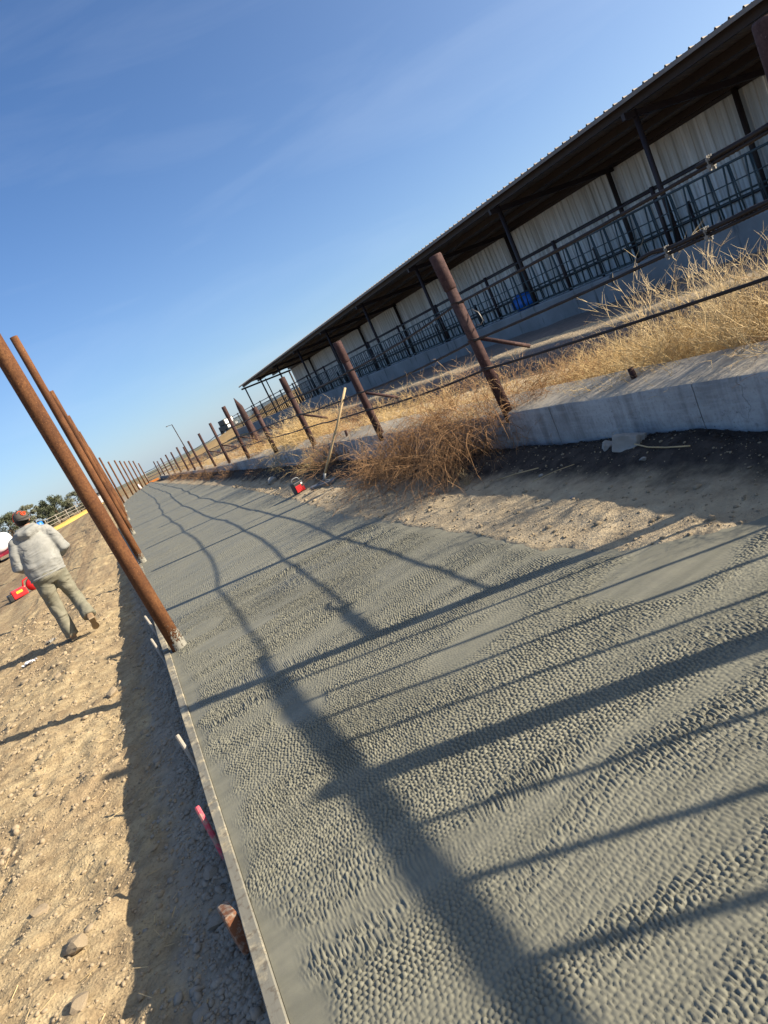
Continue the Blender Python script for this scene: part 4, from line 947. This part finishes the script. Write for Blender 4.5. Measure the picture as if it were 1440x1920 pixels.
for k in range(320):
    y = 1.8 * 6 ** rg.random(); x = -0.5 - rg.random() * (1.2 + 0.2 * y); L_ = rg.uniform(0.02, 0.09); a = rg.uniform(0, PI); r_ = rg.uniform(0.0008, 0.0018)
    z = gz(x, y) + 0.006; dx, dy = math.cos(a) * L_, math.sin(a) * L_; nx, ny = -math.sin(a) * r_, math.cos(a) * r_; b = len(V)
    for q in (0, 1):
        cz_ = z + rg.uniform(0, 0.012) + 0.001
        V += [(x + dx * q + nx, y + dy * q + ny, cz_), (x + dx * q - nx, y + dy * q - ny, cz_), (x + dx * q, y + dy * q, cz_ + r_ * 1.6)]
    F += [(b, b + 1, b + 4, b + 3), (b + 1, b + 2, b + 5, b + 4), (b + 2, b, b + 3, b + 5)]
tag(link_mesh('straw_litter', V, F, 'twig_pale'), 'bits of dry straw strewn over the left dirt', 'straw', None, 'stuff')

# litter, red saw
def crumple(name, x, y, s_, seed, m, label):
    r_ = random.Random(seed); bm = bmesh.new(); bmesh.ops.create_grid(bm, x_segments=6, y_segments=6, size=1)
    for v in bm.verts: v.co += Vector((r_.uniform(-.12, .12), r_.uniform(-.12, .12), r_.uniform(0, .9)))
    me = bpy.data.meshes.new(name); bm.to_mesh(me); bm.free(); me.materials.append(MT[m]); o = bpy.data.objects.new(name, me); COL.objects.link(o)
    o.location = (x, y, gz(x, y) + 0.004); o.scale = (s_, s_ * 0.7, s_ * 0.6); o.rotation_euler = (0, 0, r_.uniform(0, 6)); md_ = o.modifiers.new('solid', 'SOLIDIFY'); md_.thickness = 0.01; return tag(o, label, 'litter')
crumple('paper_scrap', -1.93, 9.72, 0.085, 2, 'paper', 'crumpled white paper scrap on the dirt below the worker')
crumple('cloth_scrap', -1.70, 10.35, 0.07, 4, 'grey_stone', 'greyish rag on the dirt by the worker shadow')
sw_ = thing('cutoff_saw', 'red power cutter lying on the dirt left of the worker', 'power saw', (-3.15, 19.3, gz(-3.15, 19.3)), R(18))
bevel(MB().box((-0.26, -0.11, 0.03), (0.10, 0.11, 0.25)).build('body', 'red_plastic', sw_), 0.03, 3)
bevel(MB().box((-0.36, -0.10, 0.02), (-0.255, 0.10, 0.20)).build('engine_cover', 'black_plastic', sw_), 0.02)
MB().box((-0.15, -0.114, 0.14), (0.0, -0.108, 0.20)).build('label', 'yellow_label', sw_)
MB().tube([(0.06, 0, 0.22), (0.12, 0, 0.36), (0.26, 0, 0.38), (0.32, 0, 0.26)], 0.022, 8).build('handle', 'red_plastic', sw_, True)
MB().tube([(0.30, -0.03, 0.18), (0.30, 0.03, 0.18)], 0.16, 20).build('blade_guard', 'red_plastic', sw_, True)
MB().tube([(0.30, -0.004, 0.18), (0.30, 0.004, 0.18)], 0.175, 24).build('blade', 'dark_steel', sw_, True)

# ------------------------------------------------------------------ far left: tank, barrel, grain strip, trees, barn
tk = thing('tank_trailer', 'white tank on a dark red trailer at the left edge', 'trailer', (-7.85, 50.2, -0.28), 0)
MB().tube([(0, -1.5, 1.22), (0, -1.42, 1.22), (0, -1.3, 1.22), (0, 1.3, 1.22), (0, 1.42, 1.22), (0, 1.5, 1.22)], [0.25, 0.48, 0.58, 0.58, 0.48, 0.25], 24).build('tank', 'white_paint', tk, True)
MB().box((-0.62, -1.6, 0.42), (0.62, 1.6, 0.62)).box((-0.06, -2.8, 0.44), (0.06, -1.58, 0.56)).build('frame', 'dark_red_paint', tk)
for s_ in (-1, 1):
    for y in (-0.4, 0.4):
        w_ = MB().tube([(s_ * 0.60, y, 0.32), (s_ * 0.80, y, 0.32)], 0.34, 18).build('wheel', 'rubber', tk, True)
        MB().tube([(s_ * 0.803, y, 0.32), (s_ * 0.815, y, 0.32)], 0.18, 14).build('rim', 'white_paint', w_, True)
    MB().box((s_ * 0.55 - 0.03, -1.0, 0.62), (s_ * 0.55 + 0.03, -0.9, 1.0)).build('cradle', 'dark_red_paint', tk)
bl = thing('blue_barrel', 'bright blue plastic barrel beyond the worker shoulder', 'barrel', (-6.45, 60, -0.2))
MB().tube([(0, 0, 0), (0, 0, 0.06), (0, 0, 0.4), (0, 0, 0.8), (0, 0, 1.14), (0, 0, 1.2)], [0.30, 0.34, 0.37, 0.37, 0.34, 0.28], 20).build('drum', 'blue_plastic', bl, True)
for z in (0.35, 0.85): MB().ring((0, 0, z), (0, 0, 1), 0.365, 0.018, 24, 6).build('hoop', 'blue_plastic', bl, True)
V = []; n1, n2 = 60, 12
for i in range(n1):
    f = i / (n1 - 1); y = 57 + f * 30; xc = -6.2 + f * 3.3
    for j in range(n2):
        a = j / (n2 - 1) * 2 - 1; V.append((xc + a * 1.5, y, -0.30 - 0.0095 * max(0, y - 60) + 0.42 * max(0, 1 - a * a) ** 0.8 * min(1, f * 8, (1 - f) * 8) * (0.8 + 0.4 * float(N1.fbm(np.array(y * .5), np.array(a * 2.), 2)))))
tag(link_mesh('grain_windrow', V, [tuple(map(int, q)) for q in grid_quads(n1, n2)], 'straw_yellow', None, True), 'long low windrow of golden yellow straw in front of the trees', 'straw pile')

def tree(x, y, h, w, seed, lm, label, n=7500):
    t_ = thing('tree', label, 'tree', (x, y, gz(x, y)), 0, 'trees beyond the dirt lane'); r_ = np.random.default_rng(seed)
    mb = MB(); mb.tube([(0, 0, -0.1), (0.03, 0, h * 0.3), (0.0, 0.03, h * 0.75)], [h * 0.035, h * 0.026, h * 0.008], 8)
    for q in range(9):
        a = q * 2.4; z = h * (0.2 + 0.06 * q); mb.tube([(0, 0, z), (math.cos(a) * w * 0.35, math.sin(a) * w * 0.35, z + h * 0.12)], [h * 0.014, h * 0.004], 5)
    mb.build('trunk', 'bark', t_, True)
    nb = 46; cl = []
    for q in range(nb):
        zf = r_.random() ** 0.8; rad = w * 0.5 * (0.45 + 0.75 * math.sin(PI * min(1, 0.12 + zf * 0.86)) ** 0.8) * r_.uniform(0.45, 1.0); a = r_.uniform(0, 2 * PI)
        cl.append((rad * math.cos(a), rad * math.sin(a), h * (0.06 + 0.88 * zf), w * r_.uniform(0.10, 0.18)))
    cl = np.array(cl); k = r_.integers(0, nb, n); d = r_.normal(0, 1, (n, 3)); d /= np.linalg.norm(d, axis=1)[:, None]
    p = cl[k, :3] + d * cl[k, 3:4] * (r_.random((n, 1)) ** 0.4) * np.array([1, 1, 0.8])
    s_ = r_.uniform(0.04, 0.085, (n, 1)) * (h / 3.5); u_ = r_.normal(0, 1, (n, 3)); u_ /= np.linalg.norm(u_, axis=1)[:, None]; v_ = np.cross(u_, d); v_ /= np.linalg.norm(v_, axis=1)[:, None] + 1e-6
    V = np.stack([p - u_ * s_ * 1.5, p + v_ * s_ * 0.6, p + u_ * s_ * 1.5, p - v_ * s_ * 0.6], 1).reshape(-1, 3)
    fast_mesh('crown', V, np.arange(4 * n).reshape(-1, 4), lm, t_, smooth=False); return t_
tree(-7.3, 90, 3.3, 3.4, 1, 'leaf_dark', 'widest dark green tree right of the worker head')
tree(-5.0, 92, 2.7, 2.6, 2, 'leaf_pale', 'greyer tree overlapping the right side of the widest tree')
tree(-10.4, 95, 3.7, 2.4, 3, 'leaf_pale', 'pale tree just right of the worker cap')
tree(-9.0, 97, 2.9, 2.2, 7, 'leaf_dark', 'small dark tree between the pale and the widest trees')
tree(-15.2, 110, 4.2, 4.0, 4, 'leaf_dark', 'dark tree at the far left edge of the photo')
tree(-19.5, 112, 4.0, 4.5, 5, 'leaf_dark', 'dark tree partly outside the left edge')
for k, (x, y, s_) in enumerate(((-12.5, 84, 3.0), (-10.6, 82, 2.6), (-3.4, 88, 1.6), (-14.8, 86, 3.0))):
    bush('brown1', x, y, gz(x, y), s_, k, ['brown scrub below the far left trees', 'brown scrub behind the worker head', 'low brown scrub right of the trees', 'brown scrub at the left edge below the trees'][k], name='scrub_bush', group='brown scrub below the trees')
fr = thing('pipe_fence', 'pale grey pipe fence running in front of the trees', 'fence', (-7.9, 80, -0.4), 0)
for z in (0.45, 0.8, 1.15): MB().tube([(0, 0, z), (4.5, 14, z - 0.12)], 0.035, 6).build('rail', 'dark_stone', fr, True)
for q in range(6): MB().tube([(0.9 * q, 2.8 * q, -0.2), (0.9 * q, 2.8 * q, 1.25)], 0.05, 6).build('post', 'dark_stone', fr, True)
bn = thing('barn', 'small grey barn with pale gable behind the rusty posts', 'barn', (-3.2, 97, gz(-3.2, 97)), R(-8))
MB().box((-1.3, -1.5, 0), (1.3, 1.5, 1.35)).build('wall', 'barn_grey', bn)
link_mesh('roof', [(-1.45, -1.7, 1.35), (1.45, -1.7, 1.35), (1.45, 1.7, 1.35), (-1.45, 1.7, 1.35), (-1.45, 0, 1.95), (1.45, 0, 1.95)], [(0, 1, 5, 4), (3, 4, 5, 2), (0, 4, 3), (1, 2, 5), (0, 3, 2, 1)], 'barn_grey', bn)
MB().box((0.5, -1.54, 0.0), (1.1, -1.502, 0.9)).build('door', 'white_paint', bn); MB().box((-0.8, -1.54, 0.5), (-0.2, -1.502, 0.9)).build('window', 'glass_dark', bn)

# ------------------------------------------------------------------ far right: poles, truck, gate, leftovers at the bend
lp = thing('lamp_pole', 'tall thin yard light pole rising beyond the fence posts', 'pole', (9.1, 90, gz(9.1, 90)))
MB().tube([(0, 0, -0.2), (-0.2, 0, 4.45 - gz(9.1, 90))], [0.075, 0.05], 8).build('pole', 'dark_steel', lp, True)
MB().tube([(-0.2, 0, 4.4 - gz(9.1, 90)), (-0.75, 0, 4.5 - gz(9.1, 90))], 0.03, 6).build('arm', 'dark_steel', lp, True)
MB().ball((-0.8, 0, 4.47 - gz(9.1, 90)), (0.17, 0.1, 0.06), 8, 6).build('lamp', 'grey_steel', lp, True)
up = thing('utility_pole', 'distant power pole with crossarm seen under the shed roof end', 'pole', (43.0, 180, gz(43, 180)))
MB().tube([(0, 0, -0.5), (0, 0, 5.4)], 0.10, 8).build('pole', 'bark', up, True); MB().box((-0.9, -0.06, 4.9), (0.9, 0.06, 5.05)).build('crossarm', 'bark', up)
tr = thing('parked_truck', 'dark truck with a white panel parked beyond the fence posts', 'truck', (19.6, 118, gz(19.6, 118)), R(20))
bevel(MB().box((-1.1, -1.6, 0.6), (1.1, 1.4, 1.55)).build('body', 'black_plastic', tr), 0.1)
bevel(MB().box((-1.0, -1.0, 1.55), (1.0, 0.9, 2.45)).build('cab', 'black_plastic', tr), 0.12)
MB().box((-0.75, -1.03, 1.62), (0.80, -0.99, 2.32)).build('windshield', 'white_paint', tr); MB().box((-1.0, -1.63, 0.95), (-0.5, -1.59, 1.35)).build('headlight', 'white_paint', tr); MB().box((0.5, -1.63, 0.95), (1.0, -1.59, 1.35)).build('headlight', 'white_paint', tr)
for s_ in (-1, 1):
    for y in (-1.0, 0.9): MB().tube([(s_ * 0.9, y, 0.45), (s_ * 1.15, y, 0.45)], 0.45, 14).build('wheel', 'rubber', tr, True)
pp = MB().tube([(0, 0, 0), (0.02, 0, 1.0), (0.0, 0, 1.9), (-0.05, 0, 2.25)], [0.16, 0.13, 0.10, 0.01], 8).build('pointed_post', 'maroon_pipe', None, True); pp.location = (4.62, 24, -0.1)
tag(pp, 'thick dark pointed wooden post leaning behind the cable fence', 'post')
pg = thing('pipe_gate', 'far pipe gate closing the lane where the slab bends', 'gate', (2.35, 63, -0.12), R(10))
for z in (0.25, 0.5, 0.75, 1.0): MB().tube([(0, 0, z), (2.6, 0, z)], 0.03, 6).build('rail', 'grey_steel', pg, True)
for x in (0, 1.3, 2.6): MB().tube([(x, 0, 0), (x, 0, 1.1)], 0.035, 6).build('upright', 'grey_steel', pg, True)
tag(MB().box((2.05, 61.7, -0.1), (3.1, 62.0, 0.06)).build('plank', 'orange_plank'), 'orange brown plank lying at the end of the slab', 'plank')
cn = thing('marker_cone', 'tiny white marker cone at the far end of the slab', 'cone', (1.35, 57.6, -0.05))
MB().tube([(0, 0, 0.03), (0, 0, 0.42)], [0.12, 0.03], 12).build('cone', 'white_paint', cn, True); MB().box((-0.17, -0.17, 0), (0.17, 0.17, 0.03)).build('base', 'orange_plank', cn)

# ------------------------------------------------------------------ worker walking away
PZ = -0.165
per = thing('person', 'worker in pale grey hoodie and dusty olive trousers walking away', 'person', (-1.235, 9.72, PZ), R(6))
def soft(mb, name, m, parent, vox=0.014, sm=6, disp=None):
    o = mb.build(name, m, parent, True)
    r_ = o.modifiers.new('remesh', 'REMESH'); r_.mode = 'VOXEL'; r_.voxel_size = vox; r_.use_smooth_shade = True
    s_ = o.modifiers.new('smooth', 'SMOOTH'); s_.iterations = sm; s_.factor = 0.6
    if disp:
        tx = bpy.data.textures.new(name + '_folds', 'CLOUDS'); tx.noise_scale = disp[1]; tx.noise_depth = 1
        d = o.modifiers.new('folds', 'DISPLACE'); d.texture = tx; d.strength = disp[0]; d.mid_level = 0.5; d.texture_coords = 'LOCAL'
    return o
b = MB()
b.ball((0.05, 0.17, 1.605), (0.078, 0.098, 0.115), 20, 14)
b.ball((0.05, 0.225, 1.55), (0.055, 0.055, 0.055), 12, 8)                    # jaw
b.tube([(0.05, 0.275, 1.63), (0.05, 0.292, 1.595), (0.05, 0.272, 1.585)], [0.010, 0.016, 0.012], 8)   # nose
b.tube([(0.02, 0.262, 1.555), (0.08, 0.262, 1.555)], 0.010, 6)               # mouth
for s_ in (-1, 1):
    b.ball((0.05 + s_ * 0.080, 0.15, 1.60), (0.012, 0.026, 0.036), 10, 8)    # ears
    b.ball((0.05 + s_ * 0.030, 0.258, 1.618), (0.013, 0.010, 0.010), 8, 6)   # eyes
b.tube([(0.04, 0.11, 1.40), (0.045, 0.13, 1.48), (0.05, 0.15, 1.56)], [0.075, 0.062, 0.062], 14)
b.tube([(0, 0.0, 0.90), (0.01, 0.02, 1.1), (0.03, 0.08, 1.32), (0.035, 0.10, 1.44)], [0.09, 0.085, 0.09, 0.06], 14)
arms = {}
for s_ in (-1, 1):
    sh, el, wr = Vector((0.03 + s_ * 0.185, 0.09, 1.385)), Vector((0.03 + s_ * 0.275, 0.05, 1.12)), Vector((0.02 + s_ * 0.15, 0.25, 1.0))
    arms[s_] = (sh, el, wr)
    b.tube([sh, el, wr], [0.05, 0.042, 0.028], 12)
    pm = wr + Vector((-s_ * 0.045, 0.055, 0.0)); b.tube([wr, pm], [(0.026, 0.020), (0.040, 0.018)], 12)
    for q in range(4):
        st = pm + Vector((-s_ * 0.002, 0.012, 0.030 - 0.020 * q)); ln = (0.034, 0.040, 0.038, 0.030)[q]
        b.tube([st, st + Vector((-s_ * ln * 0.9, ln * 0.45, 0)), st + Vector((-s_ * ln * 1.7, ln * 0.2, -0.004))], [0.0095, 0.009, 0.0075], 8)
    b.tube([wr + Vector((-s_ * 0.015, 0.02, 0.018)), wr + Vector((-s_ * 0.02, 0.05, 0.045)), wr + Vector((-s_ * 0.04, 0.075, 0.05))], [0.012, 0.011, 0.008], 8)
lk = {-1: [(-0.095, 0.0, 0.90), (-0.11, 0.05, 0.50), (-0.115, 0.0, 0.10)], 1: [(0.10, 0.0, 0.90), (0.135, 0.09, 0.52), (0.165, -0.20, 0.235)]}
for s_ in (-1, 1): b.tube(lk[s_], [0.085, 0.055, 0.038], 12)
soft(b, 'body', 'skin', per, 0.008, 3)
h = MB()
h.tube([(0.0, 0.0, 0.865), (0.0, 0.0, 0.90), (0.005, 0.01, 1.0), (0.02, 0.04, 1.15), (0.03, 0.075, 1.30), (0.033, 0.09, 1.40), (0.04, 0.105, 1.46)], [(0.195, 0.13), (0.215, 0.145), (0.225, 0.155), (0.222, 0.155), (0.218, 0.145), (0.178, 0.11), (0.09, 0.08)], 28)
for s_ in (-1, 1):
    sh, el, wr = arms[s_]
    h.tube([sh + Vector((-s_ * 0.06, 0, 0.015)), sh, sh.lerp(el, 0.5) + Vector((s_ * 0.012, -0.01, 0)), el + Vector((s_ * 0.012, -0.015, -0.02)), el.lerp(wr, 0.5) + Vector((0, 0, -0.012)), wr + Vector((0, 0, 0))], [0.075, 0.080, 0.079, 0.080, 0.066, 0.046], 18)
# hood bunched on the shoulders
h.tube([(-0.10, 0.06, 1.475), (-0.06, -0.005, 1.445), (0.03, -0.035, 1.425), (0.12, -0.005, 1.445), (0.165, 0.06, 1.475)], [0.040, 0.055, 0.062, 0.055, 0.040], 14)
h.tube([(-0.07, 0.10, 1.505), (-0.035, 0.045, 1.495), (0.04, 0.02, 1.490), (0.105, 0.045, 1.495), (0.15, 0.10, 1.505)], [0.028, 0.034, 0.038, 0.034, 0.028], 12)
hd = soft(h, 'hoodie', 'hoodie_cloth', per, 0.0125, 5, (0.034, 0.17))
rib = MB().ring((0.0, 0.0, 0.872), (0.0, 0.05, 1), 0.205, 0.018, 32, 8, (1.0, 1.0)); rb_ = rib.build('hem_band', 'hoodie_cloth', hd, True)
u_ = Vector((0, 0.05, 1)).normalized().orthogonal()
for v in rb_.data.vertices: v.co.y *= 0.66
tr_ = MB()
tr_.tube([(0, 0, 0.98), (0, 0, 0.92), (0, -0.01, 0.84), (0, 0, 0.78)], [(0.170, 0.115), (0.190, 0.13), (0.195, 0.14), (0.16, 0.10)], 24)
def leg(pts, rad): tr_.tube(pts, rad, 18)
leg([(-0.088, -0.01, 0.90), (-0.098, 0.01, 0.75), (-0.112, 0.045, 0.50), (-0.118, 0.01, 0.28), (-0.118, -0.005, 0.13), (-0.118, -0.005, 0.045)], [0.112, 0.110, 0.085, 0.080, 0.082, 0.085])
leg([(0.092, -0.01, 0.90), (0.108, 0.03, 0.75), (0.135, 0.075, 0.51), (0.152, -0.05, 0.37), (0.165, -0.165, 0.255), (0.170, -0.222, 0.195)], [0.112, 0.108, 0.085, 0.080, 0.082, 0.084])
soft(tr_, 'trousers', 'trouser_cloth', per, 0.0125, 5, (0.030, 0.14))
sh_ = MB()                                                                    # planted left shoe
sh_.tube([(-0.118, -0.085, 0.055), (-0.118, -0.03, 0.06), (-0.12, 0.06, 0.05), (-0.124, 0.15, 0.04), (-0.126, 0.19, 0.035)], [(0.045, 0.036), (0.055, 0.045), (0.042, 0.048), (0.034, 0.05), (0.02, 0.03)], 14).tube([(-0.118, -0.02, 0.05), (-0.118, -0.02, 0.14)], [0.05, 0.052], 14)
soft(sh_, 'boot', 'leather', per, 0.009, 3)
def sole_mesh(L_, place):
    o_ = [(0.0, 0.028), (0.03, 0.037), (0.10, 0.034), (0.40, 0.031), (0.68, 0.045), (0.84, 0.042), (0.95, 0.026), (1.0, 0.0)]
    ring_ = [(w, y * L_) for y, w in o_] + [(-w, y * L_) for y, w in reversed(o_[:-1])]
    n_ = len(ring_); V = [place(Vector((x, y, 0))) for x, y in ring_] + [place(Vector((x, y, 0.02))) for x, y in ring_]
    F = [tuple(reversed(range(n_))), tuple(range(n_, 2 * n_))] + [(i, (i + 1) % n_, n_ + (i + 1) % n_, n_ + i) for i in range(n_)]
    return link_mesh('sole', V, F, 'sole', per)
sole_mesh(0.285, lambda v: v + Vector((-0.12, -0.092, 0.0)))
s2 = MB(); ak, toe = Vector((0.170, -0.235, 0.215)), Vector((0.178, -0.085, 0.045))  # trailing right shoe, heel lifted
hl = ak + Vector((0.0, -0.055, -0.015)); d_ = (toe - ak).normalized()
s2.tube([hl, ak + Vector((0, -0.02, -0.03)), ak.lerp(toe, 0.55), toe], [0.036, 0.046, 0.044, 0.028], 14).tube([ak + Vector((0, 0.005, -0.01)), ak + Vector((0, 0.02, 0.06))], [0.048, 0.05], 12)
soft(s2, 'boot', 'leather', per, 0.009, 3)
rot_ = Matrix.Rotation(math.atan2(toe.z - hl.z, toe.y - hl.y), 3, 'X')
L_ = (toe - hl).length
sole_mesh(L_ + 0.05, lambda v: rot_ @ (v + Vector((0, -0.02, -0.052))) + hl)
hr = MB().ball((0.05, 0.155, 1.612), (0.084, 0.098, 0.108), 18, 12); o = hr.build('hair', 'hair', per, True)
# cap worn backwards: grey front panels face the camera, orange mesh behind
cc = Vector((0.05, 0.165, 1.632)); ca = R(-62)                               # direction the bill points (towards the camera, a little right)
def dome(a, e, k=1.0): return cc + Vector((math.cos(e) * math.cos(a) * 0.096 * k, math.cos(e) * math.sin(a) * 0.112 * k, math.sin(e) * 0.105 * k))
for nm, m, a0, a1 in (('front_panel', 'cap_grey', ca - R(88), ca + R(72)), ('mesh_panel', 'cap_orange', ca + R(72), ca + R(272))):
    V = []; na, ne = 24, 10
    for i in range(na + 1):
        for j in range(ne + 1): V.append(dome(a0 + (a1 - a0) * i / na, R(-6) + (PI / 2 - R(-6)) * j / ne))
    o = link_mesh(nm, V, [tuple(map(int, q)) for q in grid_quads(na + 1, ne + 1)], m, per, True); md = o.modifiers.new('solid', 'SOLIDIFY'); md.thickness = 0.004; md.offset = 1
V = []; F = []; n_ = 14
for i in range(n_ + 1):
    a = ca - R(62) + R(124) * i / n_; t_ = (i / n_ - 0.5) * 2; e_ = dome(a, R(-4), 1.0); drop = -0.030 * (1 - t_ * t_) ; out = 0.068 * (1 - abs(t_) ** 2.4)
    V += [e_, e_ + Vector((math.cos(ca) * out, math.sin(ca) * out, drop - 0.004))]
for i in range(n_): F.append((2 * i, 2 * i + 1, 2 * i + 3, 2 * i + 2))
o = link_mesh('bill', V, F, 'cap_grey', per, True); md = o.modifiers.new('solid', 'SOLIDIFY'); md.thickness = 0.005
lg = MB()
def on(a, e): return dome(ca + R(a), R(e), 1.055)
lg.tube([on(-38, 40), on(-24, 50), on(-8, 53), on(8, 46)], 0.0036, 6)
lg.tube([on(-12, 36), on(-10, 20), on(0, 12), on(14, 12), on(24, 20), on(26, 36)], 0.0040, 6)
lg.tube([on(-1, 18), on(0, 42)], 0.0040, 6).tube([on(14, 18), on(15, 42)], 0.0040, 6).tube([on(0, 29), on(15, 29)], 0.0036, 6)
lg.tube([on(26, 36), on(38, 30), on(44, 22)], 0.0034, 6)
lg.build('emblem', 'cap_orange', per, True)
MB().ball(cc + Vector((0, 0, 0.110)), (0.009, 0.009, 0.005), 8, 6).build('cap_button', 'cap_grey', per, True)
